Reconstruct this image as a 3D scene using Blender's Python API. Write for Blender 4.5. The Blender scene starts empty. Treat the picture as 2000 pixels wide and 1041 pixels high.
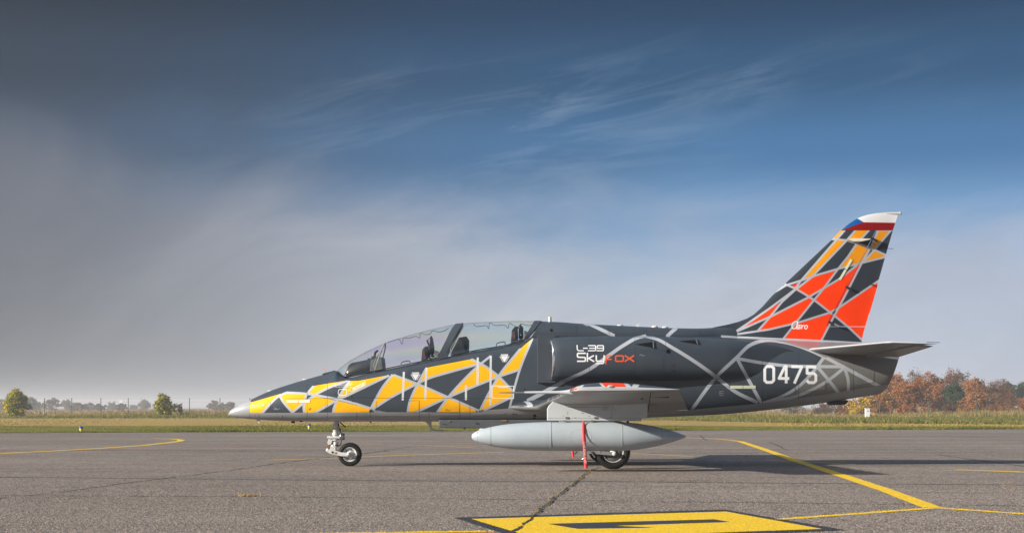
import bpy, bmesh, math, random
import numpy as np
from mathutils import Vector, Matrix
from mathutils.bvhtree import BVHTree

# ------------------------------------------------------------------ camera
SC = bpy.context.scene
COL = SC.collection
DEP, CAMH, FPX, HOR, CX = 24.6, 0.98, 2880.0, 795.0, 1000.0
cam = bpy.data.cameras.new('camera')
cam.sensor_width = 36.0
cam.lens = 36.0 * FPX / 2000.0
cam.shift_y = (HOR - 520.5) / 2000.0
cam.clip_start = 0.1
cam.clip_end = 6000
camo = bpy.data.objects.new('camera', cam)
camo.location = (0, -DEP, CAMH)
camo.rotation_euler = (math.radians(90), 0, 0)
COL.objects.link(camo)
SC.camera = camo

# ------------------------------------------------------------------ colour helpers
def lin(c):
    c = c / 255.0
    return c / 12.92 if c <= 0.04045 else ((c + 0.055) / 1.055) ** 2.4
def s2l(r, g, b, k=1.0):
    return (lin(r) * k, lin(g) * k, lin(b) * k, 1.0)

# ------------------------------------------------------------------ sun, sky, exposure
SUN_DIR = Vector((2.9, 1.2, -1.1)).normalized()      # the way the light travels
SUN_EL = math.asin(-SUN_DIR.z)
SUN_AZ = math.atan2(-SUN_DIR.x, -SUN_DIR.y)            # compass angle of the sun from +Y towards +X
sl = bpy.data.lights.new('sun', 'SUN')
sl.energy = 5.0
sl.angle = math.radians(0.9)
sl.color = (1.0, 0.93, 0.83)
so = bpy.data.objects.new('sun', sl)
so.rotation_euler = (-SUN_DIR).to_track_quat('Z', 'Y').to_euler()
so.location = (-30, -20, 30)
COL.objects.link(so)

world = bpy.data.worlds.new('World')
SC.world = world
world.use_nodes = True
def build_world():
    nt = world.node_tree
    N, L = nt.nodes, nt.links
    N.clear()
    out = N.new('ShaderNodeOutputWorld')
    bg = N.new('ShaderNodeBackground')
    L.new(bg.outputs[0], out.inputs[0])
    tc = N.new('ShaderNodeTexCoord')
    sep = N.new('ShaderNodeSeparateXYZ')
    L.new(tc.outputs['Generated'], sep.inputs[0])
    def M(op, a, b=None, c=None, clamp=False):
        n = N.new('ShaderNodeMath'); n.operation = op; n.use_clamp = clamp
        for i, v in enumerate((a, b, c)):
            if v is None: continue
            if isinstance(v, (int, float)): n.inputs[i].default_value = v
            else: L.new(v, n.inputs[i])
        return n.outputs[0]
    def noise(scale, vec, detail=5, rough=0.55, dist=0.0):
        n = N.new('ShaderNodeTexNoise'); n.inputs['Scale'].default_value = scale
        n.inputs['Detail'].default_value = detail; n.inputs['Roughness'].default_value = rough
        n.inputs['Distortion'].default_value = dist
        L.new(vec, n.inputs['Vector']); return n.outputs['Fac']
    def mapping(rot, scale, loc=(0, 0, 0)):
        r = N.new('ShaderNodeMapping'); r.inputs['Rotation'].default_value = rot; L.new(tc.outputs['Generated'], r.inputs[0])
        n = N.new('ShaderNodeMapping'); n.inputs['Scale'].default_value = scale; n.inputs['Location'].default_value = loc
        L.new(r.outputs[0], n.inputs[0]); return n.outputs[0]
    def ramp(fac, stops):
        r = N.new('ShaderNodeValToRGB'); r.color_ramp.interpolation = 'EASE'
        el = r.color_ramp.elements
        while len(el) < len(stops): el.new(0.5)
        for e, (p, c) in zip(el, stops): e.position = p; e.color = c
        L.new(fac, r.inputs[0]); return r.outputs[0]
    def mix(f, a, b, mode='MIX'):
        m = N.new('ShaderNodeMix'); m.data_type = 'RGBA'; m.blend_type = mode
        for k, v in ((0, f), (6, a), (7, b)):
            if isinstance(v, (int, float)): m.inputs[k].default_value = v
            elif isinstance(v, tuple): m.inputs[k].default_value = v
            else: L.new(v, m.inputs[k])
        return m.outputs[2]
    el = M('MAXIMUM', sep.outputs['Z'], 0.0)
    f = M('MULTIPLY', el, 2.5, clamp=True)               # 0.4 in height of the unit direction is 1
    def st(y): return min(1.0, math.sin(math.atan((HOR - y) / FPX)) * 2.5)
    def smooth(v, a, b):
        m = N.new('ShaderNodeMapRange'); m.interpolation_type = 'SMOOTHSTEP'; m.inputs[1].default_value = a; m.inputs[2].default_value = b
        L.new(v, m.inputs[0]); return m.outputs[0]
    # clear air: slate on the left under thicker haze, deep blue on the right
    right = ramp(f, [(0.0, s2l(150, 172, 200)), (st(560), s2l(140, 170, 202)), (st(430), s2l(103, 144, 185)), (st(300), s2l(64, 110, 154)), (st(150), s2l(42, 80, 116)), (st(0), s2l(29, 58, 88)), (1.0, s2l(32, 60, 90))])
    left = ramp(f, [(0.0, s2l(110, 116, 128)), (st(560), s2l(102, 110, 125)), (st(430), s2l(84, 95, 113)), (st(300), s2l(66, 78, 96)), (st(150), s2l(50, 60, 74)), (st(0), s2l(36, 46, 59)), (1.0, s2l(36, 50, 70))])
    sx = M('ADD', sep.outputs['X'], M('MULTIPLY', M('SUBTRACT', noise(3.0, mapping((0, 0.3, 0), (1, 1, 2)), 5, 0.55, 0.8), 0.5), 0.30))
    col = mix(smooth(sx, -0.36, 0.17), left, right)
    # high thin cloud combed out along the wind, rising to the right
    ci = noise(5.0, mapping((0.0, 0.20, 0.0), (1.3, 1.3, 10.0), (3.1, 0.4, 1.55)), 9, 0.66, 1.3)
    ci2 = noise(2.6, mapping((0.0, 0.16, 0.0), (1.0, 1.0, 3.4), (0.4, 7.7, 2.9)), 3, 0.5)
    cm = M('MULTIPLY', M('MULTIPLY', M('SUBTRACT', ci, 0.46), 3.2, clamp=True), M('MULTIPLY', M('SUBTRACT', ci2, 0.42), 4.5, clamp=True), clamp=True)
    cm = M('MULTIPLY', cm, smooth(M('SUBTRACT', 0.275, el), 0.0, 0.10))
    col = mix(M('MULTIPLY', cm, 0.38), col, mix(smooth(sx, -0.36, 0.17), s2l(120, 128, 140), s2l(170, 192, 214)))
    # fog bank: tall on the left, sinking to the right, with a billowing edge
    n1 = noise(4.0, mapping((0, 0.1, 0), (1, 1, 2.2), (1.7, 0.2, 4.0)), 7, 0.58, 0.5)
    top = M('SUBTRACT', M('ADD', 0.108, M('MULTIPLY', M('SUBTRACT', n1, 0.5), 0.15)), M('MULTIPLY', M('MINIMUM', sep.outputs['X'], 0.0), 0.17))
    top = M('MINIMUM', M('MAXIMUM', top, 0.03), 0.20)
    depth = M('SUBTRACT', top, el)
    fog = smooth(depth, -0.035, 0.040)
    fcol = mix(smooth(sep.outputs['X'], -0.36, 0.02), s2l(110, 113, 119), s2l(186, 190, 196))
    fcol = mix(smooth(sep.outputs['X'], 0.0, 0.36), fcol, s2l(182, 190, 203))
    fcol = mix(smooth(el, 0.0, 0.16), fcol, mix(1.0, fcol, (0.74, 0.77, 0.85, 1), 'MULTIPLY'))
    n2 = noise(5.5, mapping((0, 0.3, 0), (1, 1, 2.6), (5.0, 1.0, 2.0)), 6, 0.6, 0.7)
    fcol = mix(M('MULTIPLY', smooth(n2, 0.35, 0.68), 0.55), mix(1.0, fcol, (0.88, 0.89, 0.92, 1), 'MULTIPLY'), mix(1.0, fcol, (1.22, 1.20, 1.18, 1), 'MULTIPLY'))
    col = mix(M('MULTIPLY', fog, 0.93), col, fcol)
    # physical sky underneath, mixed in so colour round the sun follows it
    sky = N.new('ShaderNodeTexSky'); sky.sky_type = 'NISHITA'; sky.sun_disc = False
    sky.sun_elevation = SUN_EL; sky.sun_rotation = SUN_AZ
    sky.air_density = 1.0; sky.dust_density = 2.0; sky.ozone_density = 2.0
    skyk = mix(1.0, sky.outputs[0], (0.21, 0.185, 0.16, 1), 'MULTIPLY')
    hi = M('MULTIPLY', M('SUBTRACT', el, 0.275), 2.6, clamp=True)   # above the picture the plain sky takes over
    col = mix(M('ADD', M('MULTIPLY', hi, 0.95), 0.02), col, skyk)
    # values above are radiances; the Background strength of 0.1 scales them
    sc = mix(1.0, col, (10.0, 10.0, 10.0, 1), 'MULTIPLY')
    L.new(sc, bg.inputs[0])
    bg.inputs[1].default_value = 0.066
build_world()
vs = SC.view_settings
vs.view_transform = 'Standard'; vs.look = 'None'; vs.gamma = 1.0; vs.use_curve_mapping = False
vs.exposure = 0.85
SC.render.engine = 'CYCLES'
SC.cycles.use_denoising = True
SC.cycles.max_bounces = 8
SC.cycles.transparent_max_bounces = 24
SC.cycles.volume_bounces = 1

# ------------------------------------------------------------------ geometry helpers
def P(px, py, Y=0.0):
    s = FPX / (DEP + Y)
    return Vector(((px - CX) / s, Y, CAMH + (HOR - py) / s))
def G(px, py):
    d = CAMH * FPX / (py - HOR)
    return Vector(((px - CX) * d / FPX, d - DEP, 0.0))
S0 = FPX / DEP
def ortho(X, Z): return (CX + X * S0, HOR - (Z - CAMH) * S0)

def link(name, me, parent=None):
    o = bpy.data.objects.new(name, me); COL.objects.link(o)
    if parent: o.parent = parent
    return o
def empty(name, loc=(0, 0, 0), rz=0.0):
    o = bpy.data.objects.new(name, None); COL.objects.link(o)
    o.location = loc; o.rotation_euler = (0, 0, rz); o.empty_display_size = 0.3
    return o
def tag(o, label=None, cat=None, group=None, kind=None):
    if label: o['label'] = label
    if cat: o['category'] = cat
    if group: o['group'] = group
    if kind: o['kind'] = kind
    return o

class MB:
    """collects shapes, links them as one mesh object"""
    def __init__(s): s.v = []; s.f = []; s.m = []; s.sm = []
    def add(s, vs_, fs_, mi=0, smooth=False):
        n = len(s.v); s.v += [tuple(v) for v in vs_]
        for f in fs_: s.f.append([n + i for i in f]); s.m.append(mi); s.sm.append(smooth)
        return s
    def box(s, c, d, rot=None, mi=0):
        hx, hy, hz = d[0] / 2, d[1] / 2, d[2] / 2
        pts = [Vector((x, y, z)) for x in (-hx, hx) for y in (-hy, hy) for z in (-hz, hz)]
        if rot is not None: pts = [rot @ p for p in pts]
        c = Vector(c)
        return s.add([c + p for p in pts], [(0, 1, 3, 2), (4, 6, 7, 5), (0, 4, 5, 1), (2, 3, 7, 6), (0, 2, 6, 4), (1, 5, 7, 3)], mi)
    def tube(s, pts, r, n=8, mi=0, cap=True, smooth=True):
        pts = [Vector(p) for p in pts]
        rs = r if isinstance(r, (list, tuple)) else [r] * len(pts)
        vs_, fs_ = [], []
        u = None
        for i, p in enumerate(pts):
            t = (pts[min(i + 1, len(pts) - 1)] - pts[max(i - 1, 0)]).normalized()
            if u is None:
                u = t.orthogonal().normalized()
            else:
                u = (u - t * u.dot(t)).normalized()
            w = t.cross(u)
            for k in range(n):
                a = 2 * math.pi * k / n
                vs_.append(p + (u * math.cos(a) + w * math.sin(a)) * rs[i])
        for i in range(len(pts) - 1):
            for k in range(n):
                fs_.append((i * n + k, i * n + (k + 1) % n, (i + 1) * n + (k + 1) % n, (i + 1) * n + k))
        s.add(vs_, fs_, mi, smooth)
        if cap:
            s.add(vs_[:n], [tuple(range(n))[::-1]], mi); s.add(vs_[-n:], [tuple(range(n))], mi)
        return s
    def lathe(s, c, axis, prof, n=32, mi=0, smooth=True):
        """prof: (radius, offset along axis)"""
        c = Vector(c); ax = Vector(axis).normalized(); u = ax.orthogonal().normalized(); w = ax.cross(u)
        vs_, fs_ = [], []
        for r, a in prof:
            for k in range(n):
                t = 2 * math.pi * k / n
                vs_.append(c + ax * a + (u * math.cos(t) + w * math.sin(t)) * r)
        for i in range(len(prof) - 1):
            for k in range(n):
                fs_.append((i * n + k, i * n + (k + 1) % n, (i + 1) * n + (k + 1) % n, (i + 1) * n + k))
        return s.add(vs_, fs_, mi, smooth)
    def prism(s, poly, y0, y1, mi=0):
        """poly: list of (x,z), extruded along y"""
        n = len(poly)
        vs_ = [(x, y0, z) for x, z in poly] + [(x, y1, z) for x, z in poly]
        fs_ = [tuple(range(n)), tuple(range(2 * n - 1, n - 1, -1))] + [(i, n + i, n + (i + 1) % n, (i + 1) % n) for i in range(n)]
        return s.add(vs_, fs_, mi)
    def build(s, name, mats, parent=None, fix=True, uv=None, bevel=0.0):
        me = bpy.data.meshes.new(name)
        me.from_pydata(s.v, [], s.f)
        if not isinstance(mats, (list, tuple)): mats = [mats]
        for m in mats: me.materials.append(m)
        me.polygons.foreach_set('material_index', s.m)
        me.polygons.foreach_set('use_smooth', s.sm)
        if fix or bevel:
            bm = bmesh.new(); bm.from_mesh(me)
            if bevel:
                bmesh.ops.remove_doubles(bm, verts=bm.verts, dist=1e-5)
                es = [e for e in bm.edges if len(e.link_faces) == 2 and e.calc_face_angle(0) > 0.6]
                bmesh.ops.bevel(bm, geom=es, offset=bevel, segments=2, affect='EDGES', profile=0.6)
            bmesh.ops.recalc_face_normals(bm, faces=bm.faces)
            bm.to_mesh(me); bm.free()
        if uv: set_uv(me, uv)
        return link(name, me, parent)
def set_uv(me, fn):
    lay = me.uv_layers.new(name='UVMap')
    n = len(me.loops)
    vi = np.empty(n, dtype=np.int64); me.loops.foreach_get('vertex_index', vi)
    co = np.empty(len(me.vertices) * 3); me.vertices.foreach_get('co', co); co = co.reshape(-1, 3)[vi]
    u, v = fn(co)
    lay.data.foreach_set('uv', np.stack([u, v], 1).astype(np.float32).ravel())

def grid_faces(nr, nc, closed):
    fs_ = []
    for i in range(nr - 1):
        for k in range(nc if closed else nc - 1):
            fs_.append((i * nc + k, i * nc + (k + 1) % nc, (i + 1) * nc + (k + 1) % nc, (i + 1) * nc + k))
    return fs_

def pchip(x, y, xq):
    x = np.asarray(x, float); y = np.asarray(y, float); xq = np.asarray(xq, float)
    h = np.diff(x); d = np.diff(y) / h
    m = np.zeros_like(y)
    for i in range(1, len(x) - 1):
        if d[i - 1] * d[i] > 0:
            w1 = 2 * h[i] + h[i - 1]; w2 = h[i] + 2 * h[i - 1]
            m[i] = (w1 + w2) / (w1 / d[i - 1] + w2 / d[i])
    m[0], m[-1] = d[0], d[-1]
    i = np.clip(np.searchsorted(x, xq) - 1, 0, len(h) - 1)
    t = (xq - x[i]) / h[i]
    return ((1 + 2 * t) * (1 - t) ** 2 * y[i] + t * (1 - t) ** 2 * h[i] * m[i] + t * t * (3 - 2 * t) * y[i + 1] + t * t * (t - 1) * h[i] * m[i + 1])

# ------------------------------------------------------------------ materials
def mat(name, col=(0.5, 0.5, 0.5), rough=0.5, metal=0.0, spec=0.5, noise=0.0, nscale=8.0, bump=0.0, coat=0.0, bscale=None, col2=None):
    m = bpy.data.materials.new(name); m.use_nodes = True
    nt = m.node_tree; N, L = nt.nodes, nt.links
    b = N['Principled BSDF']
    b.inputs['Base Color'].default_value = (*col[:3], 1)
    b.inputs['Roughness'].default_value = rough
    b.inputs['Metallic'].default_value = metal
    b.inputs['Specular IOR Level'].default_value = spec
    b.inputs['Coat Weight'].default_value = coat
    b.inputs['Coat Roughness'].default_value = 0.15
    if noise or bump or col2:
        tc = N.new('ShaderNodeTexCoord')
        nz = N.new('ShaderNodeTexNoise'); nz.inputs['Scale'].default_value = nscale; nz.inputs['Detail'].default_value = 6
        nz.inputs['Roughness'].default_value = 0.6
        L.new(tc.outputs['Object'], nz.inputs['Vector'])
        mx = N.new('ShaderNodeMix'); mx.data_type = 'RGBA'
        c1 = tuple(c * (1 - noise) for c in col[:3]); c2 = col2 if col2 else tuple(min(1, c * (1 + noise)) for c in col[:3])
        mx.inputs[6].default_value = (*c1, 1); mx.inputs[7].default_value = (*c2[:3], 1)
        mr = N.new('ShaderNodeMapRange'); mr.inputs[1].default_value = 0.3; mr.inputs[2].default_value = 0.7
        L.new(nz.outputs['Fac'], mr.inputs[0]); L.new(mr.outputs[0], mx.inputs[0])
        L.new(mx.outputs[2], b.inputs['Base Color'])
        rr = N.new('ShaderNodeMapRange'); rr.inputs[3].default_value = max(0.02, rough - 0.08); rr.inputs[4].default_value = min(1, rough + 0.1)
        L.new(nz.outputs['Fac'], rr.inputs[0]); L.new(rr.outputs[0], b.inputs['Roughness'])
        if bump:
            nb = N.new('ShaderNodeTexNoise'); nb.inputs['Scale'].default_value = bscale or nscale * 3; nb.inputs['Detail'].default_value = 4
            L.new(tc.outputs['Object'], nb.inputs['Vector'])
            bp = N.new('ShaderNodeBump'); bp.inputs['Strength'].default_value = bump; bp.inputs['Distance'].default_value = 0.02
            L.new(nb.outputs['Fac'], bp.inputs['Height']); L.new(bp.outputs[0], b.inputs['Normal'])
    return m

DARK = (0.043, 0.054, 0.068)
LGREY = (0.40, 0.43, 0.47)
BELLY = (0.27, 0.28, 0.29)
MGREY = (0.16, 0.158, 0.152)
YEL = (0.88, 0.43, 0.001)
ORA = (0.84, 0.042, 0.000)
WHT = (0.78, 0.79, 0.80)
M_dark = mat('dark_grey_paint', DARK, 0.36, noise=0.06, nscale=3)
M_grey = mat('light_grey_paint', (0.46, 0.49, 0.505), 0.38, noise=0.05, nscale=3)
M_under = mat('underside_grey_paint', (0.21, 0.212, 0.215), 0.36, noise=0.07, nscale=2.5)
M_tank = mat('tank_grey_paint', (0.36, 0.41, 0.445), 0.30, noise=0.05, nscale=3)
M_radome = mat('radome_grey', (0.30, 0.31, 0.32), 0.34, noise=0.04, nscale=4)
M_white = mat('white_enamel', (0.56, 0.56, 0.54), 0.35, noise=0.06, nscale=20)
M_chrome = mat('polished_metal', (0.82, 0.82, 0.83), 0.12, metal=1.0)
M_steel = mat('bare_steel', (0.45, 0.45, 0.46), 0.35, metal=0.9, noise=0.1, nscale=30)
M_black = mat('black_rubber', (0.010, 0.010, 0.010), 0.62, spec=0.22, noise=0.25, nscale=30, bump=0.1)
M_blackp = mat('black_fitting', (0.015, 0.016, 0.018), 0.45)
M_cockpit = mat('cockpit_black', (0.012, 0.014, 0.018), 0.55, noise=0.2, nscale=12)
M_panel = mat('instrument_grey', (0.12, 0.115, 0.105), 0.55, noise=0.25, nscale=14)
M_strap = mat('harness_red', (0.10, 0.042, 0.03), 0.7, noise=0.2, nscale=20)
M_strip = mat('formation_strip_pale_green', (0.60, 0.63, 0.44), 0.4)
M_cream = mat('cream_antenna', (0.62, 0.58, 0.48), 0.5)
M_red = mat('red_webbing', (0.70, 0.018, 0.022), 0.6, noise=0.1, nscale=20)
M_cable = mat('black_hose', (0.02, 0.02, 0.02), 0.5)
M_brass = mat('brass_fitting', (0.45, 0.33, 0.12), 0.35, metal=0.8)
M_inside = mat('duct_black', (0.006, 0.006, 0.007), 0.9, spec=0.1)
M_lens = mat('lamp_glass', (0.75, 0.72, 0.62), 0.05, metal=0.6)
M_pod = mat('pod_grey', (.075, .083, .088), .4, noise=.08, nscale=4)
M_seal = mat('seam_sealant', (0.20, 0.21, 0.22), 0.6)

def glass_mat(name, iri):
    m = bpy.data.materials.new(name); m.use_nodes = True
    nt = m.node_tree; N, L = nt.nodes, nt.links; N.clear()
    out = N.new('ShaderNodeOutputMaterial'); tr = N.new('ShaderNodeBsdfTransparent'); gl = N.new('ShaderNodeBsdfGlossy')
    gl.inputs['Roughness'].default_value = 0.04
    mx = N.new('ShaderNodeMixShader'); lw = N.new('ShaderNodeLayerWeight'); lw.inputs['Blend'].default_value = 0.5
    p4 = N.new('ShaderNodeMath'); p4.operation = 'POWER'; p4.inputs[1].default_value = 4.0; L.new(lw.outputs['Facing'], p4.inputs[0])
    ma = N.new('ShaderNodeMath'); ma.operation = 'MULTIPLY_ADD'; ma.inputs[1].default_value = 0.40; ma.inputs[2].default_value = 0.085; L.new(p4.outputs[0], ma.inputs[0])
    L.new(ma.outputs[0], mx.inputs[0]); L.new(tr.outputs[0], mx.inputs[1]); L.new(gl.outputs[0], mx.inputs[2])
    L.new(mx.outputs[0], out.inputs[0])
    # stress colours frozen in the stretched acrylic: bands that follow the pull of the sheet
    tc = N.new('ShaderNodeTexCoord'); mp = N.new('ShaderNodeMapping')
    mp.inputs['Rotation'].default_value = (0, math.radians(-28), 0); mp.inputs['Scale'].default_value = (0.25, 0.5, 2.2)
    L.new(tc.outputs['Object'], mp.inputs[0])
    nz = N.new('ShaderNodeTexNoise'); nz.inputs['Scale'].default_value = 0.9; nz.inputs['Detail'].default_value = 1.5; nz.inputs['Distortion'].default_value = 0.5
    L.new(mp.outputs[0], nz.inputs['Vector'])
    mm = N.new('ShaderNodeMath'); mm.operation = 'MULTIPLY'; mm.inputs[1].default_value = 3.2
    L.new(nz.outputs['Fac'], mm.inputs[0])
    fr = N.new('ShaderNodeMath'); fr.operation = 'FRACT'; L.new(mm.outputs[0], fr.inputs[0])
    r = N.new('ShaderNodeValToRGB'); el = r.color_ramp.elements
    st = [(0.0, (.98, .99, 1)), (0.18, (.92, .89, 1)), (0.34, (.99, .93, .98)), (0.5, (1, .99, .89)), (0.66, (.92, .99, .95)), (0.82, (.89, .97, 1)), (1.0, (.98, .99, 1))]
    while len(el) < len(st): el.new(0.5)
    for e, (p, c) in zip(el, st): e.position = p; e.color = (*c, 1)
    L.new(fr.outputs[0], r.inputs[0])
    mixc = N.new('ShaderNodeMix'); mixc.data_type = 'RGBA'; mixc.inputs[0].default_value = iri
    mixc.inputs[6].default_value = (.985, .99, 1, 1); L.new(r.outputs[0], mixc.inputs[7])
    L.new(mixc.outputs[2], tr.inputs[0])
    L.new(r.outputs[0], gl.inputs[0])
    return m
M_glass = glass_mat('canopy_acrylic', 0.85)

# ------------------------------------------------------------------ paint sheets drawn by code
class Sheet:
    def __init__(s, x0, y0, x1, y1, ss, base):
        s.x0, s.y0, s.x1, s.y1, s.ss = x0, y0, x1, y1, ss
        s.W, s.H = int((x1 - x0) * ss), int((y1 - y0) * ss)
        s.a = np.empty((s.H, s.W, 3), np.float32); s.a[:] = base
    def _win(s, pts, pad):
        p = (np.asarray(pts, float) - (s.x0, s.y0)) * s.ss
        lo = np.floor(p.min(0) - pad - 2).astype(int); hi = np.ceil(p.max(0) + pad + 2).astype(int)
        lo = np.maximum(lo, 0); hi = np.minimum(hi, (s.W, s.H))
        if (hi <= lo).any(): return None
        yy, xx = np.mgrid[lo[1]:hi[1], lo[0]:hi[0]]
        return p, lo, hi, xx + 0.5, yy + 0.5
    @staticmethod
    def _dist(p, xx, yy, closed, butt=False):
        d = np.full(xx.shape, 1e9)
        n = len(p)
        for i in range(n if closed else n - 1):
            a, b = p[i], p[(i + 1) % n]; ab = b - a; l2 = max(1e-9, ab @ ab)
            u = ((xx - a[0]) * ab[0] + (yy - a[1]) * ab[1]) / l2
            t = np.clip(u, 0, 1)
            q = (xx - a[0] - t * ab[0]) ** 2 + (yy - a[1] - t * ab[1]) ** 2
            if butt and i == 0: q = np.where(u < 0, 1e9, q)
            if butt and i == n - 2: q = np.where(u > 1, 1e9, q)
            d = np.minimum(d, q)
        return np.sqrt(d)
    def _put(s, lo, hi, cov, col):
        w = s.a[lo[1]:hi[1], lo[0]:hi[0]]
        w += (np.asarray(col, np.float32) - w) * cov[..., None].astype(np.float32)
    def poly(s, pts, col, al=1.0):
        r = s._win(pts, 2)
        if r is None: return
        p, lo, hi, xx, yy = r
        ins = np.zeros(xx.shape, bool); n = len(p)
        for i in range(n):
            a, b = p[i], p[(i + 1) % n]
            if a[1] == b[1]: continue
            c = (a[1] > yy) != (b[1] > yy)
            ins ^= c & (xx < (b[0] - a[0]) * (yy - a[1]) / (b[1] - a[1]) + a[0])
        d = s._dist(p, xx, yy, True)
        s._put(lo, hi, np.clip(0.5 + np.where(ins, d, -d), 0, 1) * al, col)
    def line(s, pts, w, col, al=1.0, closed=False):
        r = s._win(pts, w * s.ss)
        if r is None: return
        p, lo, hi, xx, yy = r
        d = s._dist(p, xx, yy, closed, not closed and w > 2)
        s._put(lo, hi, np.clip(w * s.ss / 2 - d + 0.5, 0, 1) * al, col)
    def image(s, name):
        a = np.clip(s.a, 0, 1)
        a = np.where(a <= 0.0031308, a * 12.92, 1.055 * np.power(np.maximum(a, 1e-6), 1 / 2.4) - 0.055)
        rgba = np.ones((s.H, s.W, 4), np.float32); rgba[..., :3] = a[::-1]
        im = bpy.data.images.new(name, s.W, s.H, alpha=False)
        im.pixels.foreach_set(rgba.ravel()); im.update(); im.pack()
        return im
    def uv(s):
        def fn(co):
            return ((CX + co[:, 0] * S0) - s.x0) / (s.x1 - s.x0), 1 - ((HOR - (co[:, 2] - CAMH) * S0) - s.y0) / (s.y1 - s.y0)
        return fn

def paint_mat(name, im, rough=0.30, spec=0.4):
    m = bpy.data.materials.new(name); m.use_nodes = True
    nt = m.node_tree; N, L = nt.nodes, nt.links; b = N['Principled BSDF']
    t = N.new('ShaderNodeTexImage'); t.image = im; t.extension = 'EXTEND'
    tc = N.new('ShaderNodeTexCoord')
    nz = N.new('ShaderNodeTexNoise'); nz.inputs['Scale'].default_value = 2.4; nz.inputs['Detail'].default_value = 8; nz.inputs['Roughness'].default_value = 0.65
    L.new(tc.outputs['Object'], nz.inputs['Vector'])
    mr = N.new('ShaderNodeMapRange'); mr.inputs[1].default_value = 0.3; mr.inputs[2].default_value = 0.7
    mr.inputs[3].default_value = 0.92; mr.inputs[4].default_value = 1.06
    L.new(nz.outputs['Fac'], mr.inputs[0])
    mx = N.new('ShaderNodeMix'); mx.data_type = 'RGBA'; mx.blend_type = 'MULTIPLY'; mx.inputs[0].default_value = 1.0
    L.new(t.outputs[0], mx.inputs[6]); L.new(mr.outputs[0], mx.inputs[7]); L.new(mx.outputs[2], b.inputs['Base Color'])
    b.inputs['Specular IOR Level'].default_value = spec
    r2 = N.new('ShaderNodeMapRange'); r2.inputs[3].default_value = rough - 0.07; r2.inputs[4].default_value = rough + 0.09
    L.new(nz.outputs['Fac'], r2.inputs[0]); L.new(r2.outputs[0], b.inputs['Roughness'])
    # faint ripple of thin sheet metal
    n2 = N.new('ShaderNodeTexNoise'); n2.inputs['Scale'].default_value = 5.0; n2.inputs['Detail'].default_value = 2
    L.new(tc.outputs['Object'], n2.inputs['Vector'])
    bp = N.new('ShaderNodeBump'); bp.inputs['Strength'].default_value = 0.10; bp.inputs['Distance'].default_value = 0.03
    L.new(n2.outputs['Fac'], bp.inputs['Height']); L.new(bp.outputs[0], b.inputs['Normal'])
    return m

GLYPH = {  # pen strokes on a unit cell, y down
 'A': [[(0, 1), (.5, 0), (1, 1)], [(.2, .65), (.8, .65)]], 'B': [[(0, 0), (.8, .05), (.8, .45), (0, .5), (.9, .6), (.9, .95), (0, 1), (0, 0)]],
 'C': [[(1, .1), (.6, 0), (.1, .2), (.1, .8), (.6, 1), (1, .9)]], 'D': [[(0, 0), (.7, .1), (1, .5), (.7, .9), (0, 1), (0, 0)]],
 'E': [[(1, 0), (0, 0), (0, 1), (1, 1)], [(0, .5), (.8, .5)]], 'F': [[(1, 0), (0, 0), (0, 1)], [(0, .5), (.8, .5)]],
 'G': [[(1, .1), (.6, 0), (.1, .2), (.1, .8), (.6, 1), (1, .85), (1, .55), (.6, .55)]], 'H': [[(0, 0), (0, 1)], [(1, 0), (1, 1)], [(0, .5), (1, .5)]],
 'I': [[(.5, 0), (.5, 1)]], 'L': [[(0, 0), (0, 1), (1, 1)]], 'M': [[(0, 1), (0, 0), (.5, .6), (1, 0), (1, 1)]], 'N': [[(0, 1), (0, 0), (1, 1), (1, 0)]],
 'O': [[(.1, .1), (.9, .1), (.9, .9), (.1, .9), (.1, .1)]], 'R': [[(0, 1), (0, 0), (.9, .05), (.9, .5), (0, .55), (1, 1)]],
 'S': [[(1, .05), (.1, .05), (.1, .48), (.9, .52), (.9, .95), (0, .95)]], 'T': [[(0, 0), (1, 0)], [(.5, 0), (.5, 1)]],
 'U': [[(0, 0), (0, 1), (1, 1), (1, 0)]], 'V': [[(0, 0), (.5, 1), (1, 0)]], ' ': []}
def pen_text(txt, x, y, w, h, gap, fn, slope=0.0):
    for i, ch in enumerate(txt):
        for st in GLYPH[ch]:
            fn([(x + i * (w + gap) + a * w, y + b * h + slope * (i * (w + gap) + a * w)) for a, b in st])

# ------------------------------------------------------------------ the aircraft
JET = empty('jet_trainer')
tag(JET, 'two-seat jet aircraft parked on the apron, dark grey with yellow and orange facets', 'aircraft')

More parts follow.
